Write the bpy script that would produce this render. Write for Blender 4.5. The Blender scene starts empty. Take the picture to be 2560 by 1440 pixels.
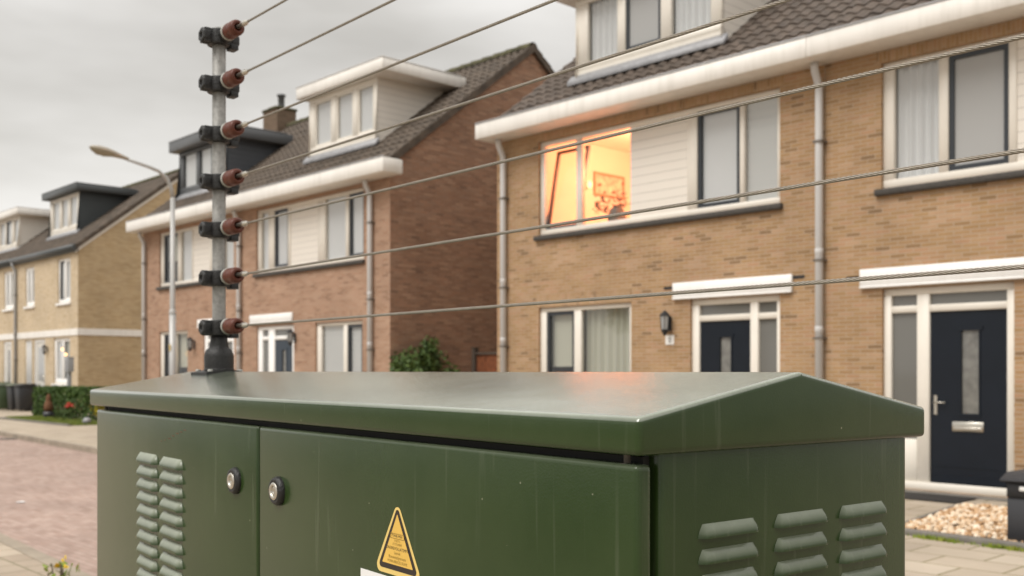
import bpy, bmesh, math, random
from mathutils import Vector, Matrix
random.seed(7)
rnd = random.random
def U(a, b): return a + (b - a) * rnd()
S = bpy.context.scene
COL = S.collection

# ------------------------------------------------------------------ camera
EYE = 1.52
cd = bpy.data.cameras.new('camera'); cam = bpy.data.objects.new('camera', cd); COL.objects.link(cam)
cam.location = (0, 0, EYE); cam.rotation_euler = (math.radians(90), 0, 0)
cd.sensor_width = 36; cd.lens = 36 * 2570 / 2560
cd.shift_y = (928 - 720) / 2560
cd.clip_start = .05; cd.clip_end = 2000
cd.dof.use_dof = True; cd.dof.focus_distance = 1.55; cd.dof.aperture_fstop = 7.0
S.camera = cam

# ------------------------------------------------------------------ sky + sun
SUN_EL, SUN_AZ = math.radians(54), math.radians(232)      # azimuth clockwise from +Y: behind the camera, a little left
w = bpy.data.worlds.new('World'); S.world = w; w.use_nodes = True
nt = w.node_tree; N = nt.nodes; L = nt.links
bg = N['Background']
def wn(t, **k):
    n = N.new(t)
    for a, b in k.items(): setattr(n, a, b)
    return n
sky = wn('ShaderNodeTexSky', sky_type='NISHITA', sun_disc=False, sun_elevation=SUN_EL, sun_rotation=SUN_AZ, air_density=1.5, dust_density=3)
tc = wn('ShaderNodeTexCoord'); sep = wn('ShaderNodeSeparateXYZ'); L.new(tc.outputs['Generated'], sep.inputs[0])
mp = wn('ShaderNodeMapping'); mp.inputs['Scale'].default_value = (1.0, 1.0, 3.2); mp.inputs['Location'].default_value = (1.76, 1.93, -0.09); L.new(tc.outputs['Generated'], mp.inputs[0])
nz = wn('ShaderNodeTexNoise'); nz.inputs['Scale'].default_value = 1.5; nz.inputs['Detail'].default_value = 5; nz.inputs['Roughness'].default_value = .5; L.new(mp.outputs[0], nz.inputs['Vector'])
cr = wn('ShaderNodeValToRGB'); e = cr.color_ramp.elements
e[0].position = .39; e[0].color = (.64, .622, .59, 1); e[1].position = .61; e[1].color = (1, .985, .965, 1)
L.new(nz.outputs['Fac'], cr.inputs[0])
zr = wn('ShaderNodeValToRGB'); e = zr.color_ramp.elements          # brightness of the overcast by height above the horizon
e[0].position = 0; e[0].color = (.70, .70, .70, 1); e[1].position = .13; e[1].color = (.69, .685, .675, 1)
x = zr.color_ramp.elements.new(.30); x.color = (.58, .572, .56, 1)
x = zr.color_ramp.elements.new(.62); x.color = (1.0, .99, .97, 1)
L.new(sep.outputs['Z'], zr.inputs[0])
mul = wn('ShaderNodeMixRGB', blend_type='MULTIPLY'); mul.inputs[0].default_value = 1
L.new(cr.outputs[0], mul.inputs[1]); L.new(zr.outputs[0], mul.inputs[2])
sc = wn('ShaderNodeMixRGB', blend_type='MULTIPLY'); sc.inputs[0].default_value = 1; sc.inputs[2].default_value = (10.6, 10.6, 10.6, 1)
L.new(mul.outputs[0], sc.inputs[1])
mx = wn('ShaderNodeMixRGB'); mx.inputs[0].default_value = .95
L.new(sky.outputs[0], mx.inputs[1]); L.new(sc.outputs[0], mx.inputs[2])
L.new(mx.outputs[0], bg.inputs[0]); bg.inputs[1].default_value = .15
sd = bpy.data.lights.new('sun', 'SUN'); sun = bpy.data.objects.new('sun', sd); COL.objects.link(sun)
sd.energy = 2.5; sd.angle = math.radians(34); sd.color = (1, .965, .915)
tos = Vector((math.sin(SUN_AZ) * math.cos(SUN_EL), math.cos(SUN_AZ) * math.cos(SUN_EL), math.sin(SUN_EL)))
sun.rotation_euler = tos.to_track_quat('Z', 'Y').to_euler()
S.view_settings.view_transform = 'Standard'; S.view_settings.look = 'None'; S.view_settings.gamma = 1; S.view_settings.exposure = 0.0
S.render.engine = 'CYCLES'
S.cycles.use_denoising = True
S.cycles.max_bounces = 8; S.cycles.transparent_max_bounces = 12
S.cycles.caustics_reflective = False; S.cycles.caustics_refractive = False
S.cycles.sample_clamp_indirect = 6

# ------------------------------------------------------------------ frames
A = math.atan2(2415, 2570)
RZ = A - math.pi / 2                                      # rotation of the street frame: x along the facades, y away from the road
RV = Vector((math.sin(A), -math.cos(A), 0)); NV = Vector((math.cos(A), math.sin(A), 0))
def W(s, n, z=0): return RV * s + NV * n + Vector((0, 0, z))

# ------------------------------------------------------------------ mesh helpers
class MB:
    def __init__(s): s.v = []; s.f = []; s.m = []; s.sm = []
    def add(s, vs, fs, m=0, smooth=False):
        o = len(s.v); s.v += [tuple(p) for p in vs]
        for f in fs: s.f.append([o + i for i in f]); s.m.append(m); s.sm.append(smooth)
    def quad(s, a, b, c, d, m=0): s.add([a, b, c, d], [(0, 1, 2, 3)], m)
    def box(s, x0, x1, y0, y1, z0, z1, m=0, M=None):
        vs = [Vector((x, y, z)) for z in (z0, z1) for y in (y0, y1) for x in (x0, x1)]
        if M: vs = [M @ p for p in vs]
        s.add(vs, [(0, 2, 3, 1), (4, 5, 7, 6), (0, 1, 5, 4), (2, 6, 7, 3), (0, 4, 6, 2), (1, 3, 7, 5)], m)
    def prism(s, prof, x0, x1, m=0):                      # profile of (y, z), extruded along x
        n = len(prof); vs = [(x0, p[0], p[1]) for p in prof] + [(x1, p[0], p[1]) for p in prof]
        fs = [tuple(range(n - 1, -1, -1)), tuple(range(n, 2 * n))] + [(i, (i + 1) % n, n + (i + 1) % n, n + i) for i in range(n)]
        s.add(vs, fs, m)
    def tube(s, pts, r, k=10, m=0, cap=True):
        pts = [Vector(p) for p in pts]; n = len(pts); rr = r if isinstance(r, (list, tuple)) else [r] * n
        t = (pts[1] - pts[0]).normalized(); u = t.orthogonal().normalized(); vs = []
        for i, p in enumerate(pts):
            tt = ((pts[min(i + 1, n - 1)] - pts[max(i - 1, 0)])).normalized()
            u = (u - tt * u.dot(tt)).normalized(); v = tt.cross(u)
            for j in range(k):
                a = 2 * math.pi * j / k; vs.append(p + (u * math.cos(a) + v * math.sin(a)) * rr[i])
        fs = [(i * k + j, i * k + (j + 1) % k, (i + 1) * k + (j + 1) % k, (i + 1) * k + j) for i in range(n - 1) for j in range(k)]
        s.add(vs, fs, m, True)
        if cap:
            o = len(s.v) - n * k
            s.f.append([o + j for j in range(k - 1, -1, -1)]); s.m.append(m); s.sm.append(False)
            s.f.append([o + (n - 1) * k + j for j in range(k)]); s.m.append(m); s.sm.append(False)
    def lathe(s, prof, M=None, k=24, m=0, smooth=True):     # profile of (r, h) round local z
        M = M or Matrix(); n = len(prof)
        vs = [M @ Vector((r * math.cos(2 * math.pi * j / k), r * math.sin(2 * math.pi * j / k), h)) for r, h in prof for j in range(k)]
        fs = [(i * k + j, i * k + (j + 1) % k, (i + 1) * k + (j + 1) % k, (i + 1) * k + j) for i in range(n - 1) for j in range(k)]
        s.add(vs, fs, m, smooth)
    def build(s, name, mats, parent=None, bevel=0, seg=2, loc=None, rotz=0, swap=False):
        me = bpy.data.meshes.new(name); me.from_pydata(s.v, [], s.f)
        mats = mats if isinstance(mats, (list, tuple)) else [mats]
        for q in mats: me.materials.append(q)
        me.polygons.foreach_set('material_index', s.m); me.polygons.foreach_set('use_smooth', s.sm)
        if bevel:
            b = bmesh.new(); b.from_mesh(me); bmesh.ops.recalc_face_normals(b, faces=b.faces)
            ed = [x for x in b.edges if len(x.link_faces) == 2 and x.calc_face_angle(0) > .15]
            bmesh.ops.bevel(b, geom=ed, offset=bevel, segments=seg, affect='EDGES', profile=.6, clamp_overlap=True)
            for f in b.faces: f.smooth = True
            b.to_mesh(me); b.free()
        uv = me.uv_layers.new(name='UVMap').data
        for p in me.polygons:
            n = p.normal; ax = max(range(3), key=lambda i: abs(n[i]))
            for li in p.loop_indices:
                c = me.vertices[me.loops[li].vertex_index].co
                q = (c.y, c.z) if ax == 0 else (c.x, c.z) if ax == 1 else (c.x, c.y)
                uv[li].uv = (q[1], q[0]) if swap else q
        if bevel:
            try: me.set_sharp_from_angle(angle=math.radians(50))
            except Exception: pass
        o = bpy.data.objects.new(name, me); COL.objects.link(o)
        if parent: o.parent = parent
        if loc: o.location = loc
        o.rotation_euler[2] = rotz
        return o
def tag(o, label=None, cat=None, group=None, kind=None):
    if label: o['label'] = label
    if cat: o['category'] = cat
    if group: o['group'] = group
    if kind: o['kind'] = kind
    return o
def thing(name, label, cat, loc, rotz=0, group=None):
    o = bpy.data.objects.new(name, None); COL.objects.link(o); o.location = loc; o.rotation_euler[2] = rotz; o.empty_display_size = .2
    return tag(o, label, cat, group)
def inst(o, parent=None, loc=None, rotz=None):
    c = o.copy(); COL.objects.link(c)
    if parent: c.parent = parent
    if loc: c.location = loc
    if rotz is not None: c.rotation_euler[2] = rotz
    return c
def text_mesh(mb, s, size, x, y, z, m=0, align='CENTER', squeeze=1):
    cu = bpy.data.curves.new('lettering', 'FONT'); cu.body = s; cu.size = size; cu.align_x = align; cu.resolution_u = 2
    o = bpy.data.objects.new('lettering', cu); COL.objects.link(o)
    dg = bpy.context.evaluated_depsgraph_get(); ev = o.evaluated_get(dg); me = ev.to_mesh()
    mb.add([(x + v.co.x * squeeze, y, z + v.co.y) for v in me.vertices], [tuple(p.vertices) for p in me.polygons], m)
    ev.to_mesh_clear(); bpy.data.objects.remove(o); bpy.data.curves.remove(cu)
def dirM(origin, d, up=Vector((0, 0, 1))):
    d = Vector(d).normalized(); u = d.orthogonal().normalized() if abs(d.dot(up)) > .99 else (up - d * up.dot(d)).normalized()
    v = d.cross(u); m = Matrix((u, v, d)).transposed().to_4x4(); m.translation = Vector(origin); return m

# ------------------------------------------------------------------ materials
def mat(name, col=(.5, .5, .5), rough=.6, metal=0, spec=.5, var=0, vscale=4, bump=0, bscale=60, emit=None, coat=0, streak=0):
    m = bpy.data.materials.new(name); m.use_nodes = True; t = m.node_tree; b = t.nodes['Principled BSDF']
    b.inputs['Base Color'].default_value = (*col, 1); b.inputs['Roughness'].default_value = rough; b.inputs['Metallic'].default_value = metal
    b.inputs['Specular IOR Level'].default_value = spec; b.inputs['Coat Weight'].default_value = coat
    if emit: b.inputs['Emission Color'].default_value = (*emit[0], 1); b.inputs['Emission Strength'].default_value = emit[1]
    co = t.nodes.new('ShaderNodeTexCoord')
    if var:
        n = t.nodes.new('ShaderNodeTexNoise'); n.inputs['Scale'].default_value = vscale; n.inputs['Detail'].default_value = 6; n.inputs['Roughness'].default_value = .65
        t.links.new(co.outputs['Object'], n.inputs['Vector'])
        r = t.nodes.new('ShaderNodeValToRGB'); r.color_ramp.elements[0].position = .3; r.color_ramp.elements[1].position = .72
        r.color_ramp.elements[0].color = (*[c * (1 - var) for c in col], 1); r.color_ramp.elements[1].color = (*[min(1, c * (1 + var)) for c in col], 1)
        t.links.new(n.outputs['Fac'], r.inputs[0]); t.links.new(r.outputs[0], b.inputs['Base Color'])
    if streak:                                             # grey rain marks running down the boards
        mp = t.nodes.new('ShaderNodeMapping'); mp.inputs['Scale'].default_value = (9, 9, .8); t.links.new(co.outputs['Object'], mp.inputs[0])
        ns = t.nodes.new('ShaderNodeTexNoise'); ns.inputs['Scale'].default_value = 1; ns.inputs['Detail'].default_value = 5; ns.inputs['Roughness'].default_value = .7; t.links.new(mp.outputs[0], ns.inputs['Vector'])
        rs = t.nodes.new('ShaderNodeValToRGB'); rs.color_ramp.elements[0].position = .48; rs.color_ramp.elements[0].color = (0, 0, 0, 1); rs.color_ramp.elements[1].position = .80; rs.color_ramp.elements[1].color = (streak,) * 3 + (1,); t.links.new(ns.outputs['Fac'], rs.inputs[0])
        ms = t.nodes.new('ShaderNodeMixRGB'); ms.inputs[2].default_value = (.36, .34, .27, 1); t.links.new(rs.outputs[0], ms.inputs[0]); t.links.new(r.outputs[0], ms.inputs[1]); t.links.new(ms.outputs[0], b.inputs['Base Color'])
    if bump:
        n2 = t.nodes.new('ShaderNodeTexNoise'); n2.inputs['Scale'].default_value = bscale; n2.inputs['Detail'].default_value = 3
        t.links.new(co.outputs['Object'], n2.inputs['Vector'])
        bp = t.nodes.new('ShaderNodeBump'); bp.inputs['Strength'].default_value = bump; bp.inputs['Distance'].default_value = .01
        t.links.new(n2.outputs['Fac'], bp.inputs['Height']); t.links.new(bp.outputs[0], b.inputs['Normal'])
    return m
def brick_mat(name, cols, mortar, bw=.22, rh=.0625, ms=.006, patch=(.82, 1.12), rough=.88, bump=.35, offset=.5, coord='UV', scale=1):
    m = bpy.data.materials.new(name); m.use_nodes = True; t = m.node_tree; nd = t.nodes; lk = t.links; b = nd['Principled BSDF']
    b.inputs['Roughness'].default_value = rough; b.inputs['Specular IOR Level'].default_value = .25
    co = nd.new('ShaderNodeTexCoord'); br = nd.new('ShaderNodeTexBrick'); br.offset = offset
    src = co.outputs[coord]
    wob = nd.new('ShaderNodeTexNoise'); wob.inputs['Scale'].default_value = 9; lk.new(src, wob.inputs['Vector'])
    wm = nd.new('ShaderNodeVectorMath'); wm.operation = 'MULTIPLY_ADD'; wm.inputs[1].default_value = (.008, .008, 0); lk.new(wob.outputs['Color'], wm.inputs[0]); lk.new(src, wm.inputs[2])
    lk.new(wm.outputs[0], br.inputs['Vector'])
    br.inputs['Color1'].default_value = (0, 0, 0, 1); br.inputs['Color2'].default_value = (1, 1, 1, 1); br.inputs['Mortar'].default_value = (.5, .5, .5, 1)
    br.inputs['Scale'].default_value = scale; br.inputs['Brick Width'].default_value = bw; br.inputs['Row Height'].default_value = rh
    br.inputs['Mortar Size'].default_value = ms; br.inputs['Mortar Smooth'].default_value = .25
    r = nd.new('ShaderNodeValToRGB'); el = r.color_ramp.elements
    el[0].position = 0; el[0].color = (*cols[0], 1); el[1].position = 1; el[1].color = (*cols[-1], 1)
    for i, c in enumerate(cols[1:-1]): x = el.new((i + 1) / (len(cols) - 1)); x.color = (*c, 1)
    lk.new(br.outputs['Color'], r.inputs[0])
    mo = nd.new('ShaderNodeMixRGB'); mo.inputs[2].default_value = (*mortar, 1); lk.new(br.outputs['Fac'], mo.inputs[0]); lk.new(r.outputs[0], mo.inputs[1])
    n1 = nd.new('ShaderNodeTexNoise'); n1.inputs['Scale'].default_value = .9; n1.inputs['Detail'].default_value = 7; n1.inputs['Roughness'].default_value = .7; lk.new(src, n1.inputs['Vector'])
    r2 = nd.new('ShaderNodeValToRGB'); r2.color_ramp.elements[0].position = .3; r2.color_ramp.elements[1].position = .7
    r2.color_ramp.elements[0].color = (patch[0],) * 3 + (1,); r2.color_ramp.elements[1].color = (patch[1],) * 3 + (1,); lk.new(n1.outputs['Fac'], r2.inputs[0])
    mu = nd.new('ShaderNodeMixRGB'); mu.blend_type = 'MULTIPLY'; mu.inputs[0].default_value = 1; lk.new(mo.outputs[0], mu.inputs[1]); lk.new(r2.outputs[0], mu.inputs[2])
    lk.new(mu.outputs[0], b.inputs['Base Color'])
    if bump:
        bp = nd.new('ShaderNodeBump'); bp.inputs['Strength'].default_value = bump; bp.inputs['Distance'].default_value = .008; bp.invert = True
        lk.new(br.outputs['Fac'], bp.inputs['Height']); lk.new(bp.outputs[0], b.inputs['Normal'])
    return m
def board_mat(name, col, pitch=.14):
    m = mat(name, col, .45); t = m.node_tree; nd = t.nodes; lk = t.links; b = nd['Principled BSDF']
    co = nd.new('ShaderNodeTexCoord'); br = nd.new('ShaderNodeTexBrick'); lk.new(co.outputs['UV'], br.inputs['Vector'])
    for k in ('Color1', 'Color2'): br.inputs[k].default_value = (*col, 1)
    br.inputs['Mortar'].default_value = (*[c * .62 for c in col], 1)
    br.inputs['Scale'].default_value = 1; br.inputs['Brick Width'].default_value = 50; br.inputs['Row Height'].default_value = pitch; br.inputs['Mortar Size'].default_value = .005; br.inputs['Mortar Smooth'].default_value = .4
    lk.new(br.outputs['Color'], b.inputs['Base Color'])
    bp = nd.new('ShaderNodeBump'); bp.inputs['Strength'].default_value = .6; bp.inputs['Distance'].default_value = .012; bp.invert = True
    lk.new(br.outputs['Fac'], bp.inputs['Height']); lk.new(bp.outputs[0], b.inputs['Normal'])
    return m
def glass_mat(name, tint=(.95, .955, .95), fac=.08):
    m = bpy.data.materials.new(name); m.use_nodes = True; t = m.node_tree; t.nodes.clear()
    o = t.nodes.new('ShaderNodeOutputMaterial'); tr = t.nodes.new('ShaderNodeBsdfTransparent'); tr.inputs[0].default_value = (*tint, 1)
    gl = t.nodes.new('ShaderNodeBsdfGlossy'); gl.inputs['Roughness'].default_value = .02; mx = t.nodes.new('ShaderNodeMixShader')
    lw = t.nodes.new('ShaderNodeLayerWeight'); lw.inputs[0].default_value = .25
    ma = t.nodes.new('ShaderNodeMath'); ma.operation = 'MULTIPLY_ADD'; ma.inputs[1].default_value = .5; ma.inputs[2].default_value = fac
    t.links.new(lw.outputs['Fresnel'], ma.inputs[0]); t.links.new(ma.outputs[0], mx.inputs[0]); t.links.new(tr.outputs[0], mx.inputs[1]); t.links.new(gl.outputs[0], mx.inputs[2]); t.links.new(mx.outputs[0], o.inputs[0])
    return m
def curtain_mat(name, col, freq=70):
    m = mat(name, col, .9); t = m.node_tree; b = t.nodes['Principled BSDF']
    b.inputs['Subsurface Weight'].default_value = 0
    return m
def leaf_mat(name, c0, c1, c2):
    m = mat(name, c0, .55, spec=.3); t = m.node_tree; b = t.nodes['Principled BSDF']
    co = t.nodes.new('ShaderNodeTexCoord'); n = t.nodes.new('ShaderNodeTexNoise'); n.inputs['Scale'].default_value = 7; n.inputs['Detail'].default_value = 4; t.links.new(co.outputs['Object'], n.inputs['Vector'])
    r = t.nodes.new('ShaderNodeValToRGB'); e = r.color_ramp.elements; e[0].position = .3; e[0].color = (*c0, 1); e[1].position = .72; e[1].color = (*c2, 1); x = e.new(.5); x.color = (*c1, 1)
    t.links.new(n.outputs['Fac'], r.inputs[0]); t.links.new(r.outputs[0], b.inputs['Base Color'])
    return m

def cabinet_paint(name, dust_sheen, coat=0):
    m = mat(name, (.040, .058, .027), .36, spec=.5); t = m.node_tree; nd = t.nodes; lk = t.links; b = nd['Principled BSDF']
    co = nd.new('ShaderNodeTexCoord')
    n = nd.new('ShaderNodeTexNoise'); n.inputs['Scale'].default_value = 3.2; n.inputs['Detail'].default_value = 7; n.inputs['Roughness'].default_value = .65; lk.new(co.outputs['Object'], n.inputs['Vector'])
    r = nd.new('ShaderNodeValToRGB'); e = r.color_ramp.elements; e[0].position = .32; e[0].color = (.018, .037, .0085, 1); e[1].position = .7; e[1].color = (.030, .051, .015, 1); lk.new(n.outputs['Fac'], r.inputs[0])
    b.inputs['Specular IOR Level'].default_value = .36; b.inputs['Coat Weight'].default_value = coat; b.inputs['Coat Roughness'].default_value = .165; b.inputs['Coat IOR'].default_value = 1.8
    # rain streaks and dust: pale vertical smears
    mp = nd.new('ShaderNodeMapping'); mp.inputs['Scale'].default_value = (60, 60, 3); lk.new(co.outputs['Object'], mp.inputs[0])
    ns = nd.new('ShaderNodeTexNoise'); ns.inputs['Scale'].default_value = 1; ns.inputs['Detail'].default_value = 3; lk.new(mp.outputs[0], ns.inputs['Vector'])
    rs = nd.new('ShaderNodeValToRGB'); e = rs.color_ramp.elements; e[0].position = .62; e[0].color = (0, 0, 0, 1); e[1].position = .85; e[1].color = (.34, .34, .34, 1); lk.new(ns.outputs['Fac'], rs.inputs[0])
    m1 = nd.new('ShaderNodeMixRGB'); m1.inputs[2].default_value = (.15, .165, .115, 1); lk.new(rs.outputs[0], m1.inputs[0]); lk.new(r.outputs[0], m1.inputs[1])
    # specks
    vo = nd.new('ShaderNodeTexVoronoi'); vo.inputs['Scale'].default_value = 34; lk.new(co.outputs['Object'], vo.inputs['Vector'])
    cmpn = nd.new('ShaderNodeMath'); cmpn.operation = 'LESS_THAN'; cmpn.inputs[1].default_value = .055; lk.new(vo.outputs['Distance'], cmpn.inputs[0])
    sepc = nd.new('ShaderNodeSeparateColor'); lk.new(vo.outputs['Color'], sepc.inputs[0])
    gt = nd.new('ShaderNodeMath'); gt.operation = 'GREATER_THAN'; gt.inputs[1].default_value = .66; lk.new(sepc.outputs[0], gt.inputs[0])
    an = nd.new('ShaderNodeMath'); an.operation = 'MULTIPLY'; lk.new(cmpn.outputs[0], an.inputs[0]); lk.new(gt.outputs[0], an.inputs[1])
    an2 = nd.new('ShaderNodeMath'); an2.operation = 'MULTIPLY'; an2.inputs[1].default_value = .55; lk.new(an.outputs[0], an2.inputs[0])
    m2 = nd.new('ShaderNodeMixRGB'); m2.inputs[2].default_value = (.28, .28, .2, 1); lk.new(an2.outputs[0], m2.inputs[0]); lk.new(m1.outputs[0], m2.inputs[1])
    # dust and painted sky sheen on faces that look up
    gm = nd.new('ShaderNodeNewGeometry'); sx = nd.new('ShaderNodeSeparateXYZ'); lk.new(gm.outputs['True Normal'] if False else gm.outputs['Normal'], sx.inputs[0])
    du = nd.new('ShaderNodeMapRange'); du.inputs['From Min'].default_value = .12; du.inputs['From Max'].default_value = .8; du.inputs['To Max'].default_value = dust_sheen; lk.new(sx.outputs['Z'], du.inputs[0])
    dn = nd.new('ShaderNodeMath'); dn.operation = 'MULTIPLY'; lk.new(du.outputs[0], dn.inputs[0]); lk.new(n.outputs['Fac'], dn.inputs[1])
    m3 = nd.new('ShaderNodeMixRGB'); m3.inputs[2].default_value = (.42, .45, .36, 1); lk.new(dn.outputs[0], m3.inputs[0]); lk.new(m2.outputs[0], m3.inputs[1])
    lk.new(m3.outputs[0], b.inputs['Base Color'])
    rr = nd.new('ShaderNodeMapRange'); rr.inputs['To Min'].default_value = .13; rr.inputs['To Max'].default_value = .26; lk.new(n.outputs['Fac'], rr.inputs[0]); lk.new(rr.outputs[0], b.inputs['Roughness'])
    # orange-peel powder coat
    nb = nd.new('ShaderNodeTexNoise'); nb.inputs['Scale'].default_value = 330 if not coat else 210; nb.inputs['Detail'].default_value = 2; lk.new(co.outputs['Object'], nb.inputs['Vector'])
    nb2 = nd.new('ShaderNodeTexNoise'); nb2.inputs['Scale'].default_value = 14; nb2.inputs['Detail'].default_value = 2; lk.new(co.outputs['Object'], nb2.inputs['Vector'])
    ad = nd.new('ShaderNodeMath'); ad.operation = 'MULTIPLY_ADD'; ad.inputs[1].default_value = 1.2; lk.new(nb2.outputs['Fac'], ad.inputs[0]); lk.new(nb.outputs['Fac'], ad.inputs[2])
    bp = nd.new('ShaderNodeBump'); bp.inputs['Strength'].default_value = .12 if not coat else .42; bp.inputs['Distance'].default_value = .0012; lk.new(bp.outputs[0], b.inputs['Coat Normal']); lk.new(ad.outputs[0], bp.inputs['Height']); lk.new(bp.outputs[0], b.inputs['Normal'])
    return m

M = {}
M['paint'] = cabinet_paint('green_cabinet_paint', .30); M['lid'] = cabinet_paint('damp_green_sheen_lid_paint', .75, 1.0); M['dusty_sheen'] = cabinet_paint('dusty_sheen_louvre_paint', 1.6); M['dusty_sheen_side'] = cabinet_paint('lightly_dusty_sheen_louvre_paint', .85)  # pale lid and louvre tops: dust plus sky sheen painted into the colour
M['seal_shade'] = mat('black_seal_and_shade', (.012, .012, .011), .7)  # flat black for the door gap and the painted shade under louvres
M['black'] = mat('black_plastic', (.0095, .0092, .009), .5, var=.35, vscale=40, bump=.25, bscale=220)
M['galv'] = mat('galvanised_steel', (.29, .285, .27), .55, .4, var=.3, vscale=55, bump=.1, bscale=120)
M['steel'] = mat('brushed_steel', (.55, .52, .46), .3, .9)
M['wire'] = mat('twisted_steel_wire', (.29, .255, .21), .42, .55, var=.15, vscale=30)
M['porcelain'] = mat('brown_red_porcelain', (.10, .027, .015), .45, spec=.35, var=.25, vscale=60)
M['ring'] = mat('grey_washer', (.36, .36, .33), .5)
M['yellow'] = mat('yellow_sticker', (.70, .44, .085), .45, var=.06, vscale=20)
M['yellow_edge'] = mat('pale_yellow_border', (.72, .53, .17), .45)
M['ink'] = mat('dark_brown_ink', (.022, .013, .009), .5)
M['ink_soft'] = mat('worn_brown_ink', (.25, .15, .02), .5)
M['sticker_white'] = mat('white_sticker', (.74, .74, .74), .4)
M['blue'] = mat('dark_blue_ink', (.02, .02, .09), .45)
M['rust'] = mat('rust_scratch', (.10, .045, .02), .7)
M['cream'] = mat('cream_window_paint', (.73, .685, .61), .42, var=.05, vscale=2)
M['white'] = mat('white_fascia_paint', (.79, .76, .715), .45, var=.05, vscale=1.2, streak=.30)
M['bright'] = mat('white_lintel_paint', (.85, .84, .82), .5, var=.03, vscale=3, streak=.15)
M['lead'] = mat('grey_lead_flashing', (.30, .30, .31), .55, .3, var=.2, vscale=8)
M['anthracite'] = mat('anthracite_sash_paint', (.028, .033, .040), .4)
M['navy'] = mat('navy_door_paint', (.006, .0095, .016), .35, spec=.3, var=.15, vscale=3)
M['navyblue'] = mat('blue_grey_door_paint', (.022, .036, .055), .4)
M['sill'] = mat('dark_stone_sill', (.058, .052, .046), .75, var=.3, vscale=15)
M['glass'] = glass_mat('window_glass')
M['dimglass'] = glass_mat('grey_door_glass', (.42, .42, .40), .14)
M['clear'] = glass_mat('clear_glass', (.95, .95, .94), .03)
M['curtain'] = mat('white_net_curtain', (.84, .85, .86), .9)
M['curtain_grey'] = mat('grey_green_curtain', (.60, .60, .50), .9)
M['frost'] = mat('frosted_film', (.37, .37, .365), .05)
M['frostdark'] = mat('dark_frosted_glass', (.15, .147, .135), .06)
M['blind'] = mat('slatted_white_blind', (.78, .79, .78), .7)
M['boards'] = board_mat('white_weatherboard', (.74, .69, .62))
M['boards_grey'] = board_mat('anthracite_weatherboard', (.062, .068, .078))
M['boards_dark'] = board_mat('dark_green_grey_weatherboard', (.042, .050, .052))
M['slab_grey'] = mat('grey_dormer_trim', (.10, .105, .11), .45)
M['slab_dark'] = mat('dark_dormer_trim', (.065, .072, .074), .45)
M['pipe'] = mat('grey_plastic_pipe', (.575, .57, .565), .45)
M['bracket'] = mat('dark_pipe_bracket', (.14, .12, .10), .6)
M['tile'] = mat('brown_concrete_roof_tile', (.092, .068, .052), .75, var=.45, vscale=5, bump=.5, bscale=40)
M['tile_moss'] = mat('weathered_roof_tile', (.085, .064, .047), .85, var=.5, vscale=3.5, bump=.7, bscale=30)
M['moss'] = mat('mossy_ridge_tile', (.075, .068, .034), .95, var=.6, vscale=7, bump=.8, bscale=30)
M['brickA'] = brick_mat('ochre_brick', [(.23, .145, .08), (.345, .215, .105), (.39, .248, .13), (.36, .226, .118), (.415, .25, .148), (.33, .205, .105), (.385, .248, .128), (.425, .277, .172), (.36, .22, .112), (.40, .262, .15)], (.42, .325, .235), bw=.205, rh=.055, ms=.0060, patch=(.82, 1.12), bump=.5)
M['brickC'] = brick_mat('orange_brick', [(.26, .145, .092), (.365, .215, .14), (.39, .24, .162), (.33, .185, .115), (.41, .26, .178), (.375, .215, .142)], (.40, .32, .25), rh=.055, patch=(.85, 1.1))
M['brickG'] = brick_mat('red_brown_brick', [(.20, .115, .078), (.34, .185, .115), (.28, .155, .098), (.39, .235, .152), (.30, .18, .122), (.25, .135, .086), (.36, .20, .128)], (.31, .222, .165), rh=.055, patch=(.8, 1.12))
M['brickE'] = brick_mat('pale_beige_brick', [(.46, .355, .23), (.54, .43, .29), (.56, .455, .325), (.50, .395, .265)], (.52, .44, .33), patch=(.88, 1.1), bump=.2)
M['brickEg'] = brick_mat('buff_brick', [(.40, .285, .155), (.47, .345, .20), (.50, .38, .23), (.43, .31, .18)], (.44, .345, .23), patch=(.85, 1.12), bump=.2)
M['brickK'] = brick_mat('sooty_chimney_brick', [(.13, .09, .06), (.18, .125, .085), (.15, .10, .07)], (.14, .11, .08)); M['frostmid'] = mat('grey_door_glass_pane', (.19, .185, .17), .12, var=.35, vscale=6)
M['door_white'] = mat('off_white_door', (.60, .575, .53), .45)
M['inside'] = mat('warm_plaster', (.80, .73, .64), .9)
M['ceiling'] = mat('white_ceiling', (.85, .80, .72), .9)
M['wood'] = mat('red_brown_fence_wood', (.20, .065, .025), .7, var=.35, vscale=9)
M['woodpost'] = mat('grey_fence_post', (.085, .065, .05), .8)
M['lamp_metal'] = mat('lamp_post_paint', (.42, .415, .40), .45, .3)
M['lamp_head'] = mat('lamp_housing', (.33, .29, .23), .5)
M['lamp_lens'] = mat('lamp_lens', (.27, .24, .17), .25)
M['bin_green'] = mat('green_bin_plastic', (.05, .08, .035), .5)
M['bin_dark'] = mat('dark_bin_plastic', (.02, .021, .024), .5)
M['bin_lid'] = mat('grey_green_bin_lid', (.12, .14, .10), .5)
M['storage'] = mat('anthracite_storage_box', (.036, .037, .042), .5, bump=.15, bscale=90)
M['storage_dark'] = mat('black_storage_trim', (.016, .016, .018), .5)
M['mat'] = mat('black_door_mat', (.030, .027, .025), .95, bump=.8, bscale=200)
M['hedge'] = leaf_mat('hedge_leaves', (.022, .045, .008), (.055, .105, .018), (.12, .19, .035))
M['shrub'] = leaf_mat('shrub_leaves', (.03, .055, .012), (.065, .11, .025), (.12, .17, .04))
M['lime'] = leaf_mat('lime_leaves', (.11, .17, .02), (.20, .26, .03), (.34, .34, .05))
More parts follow.
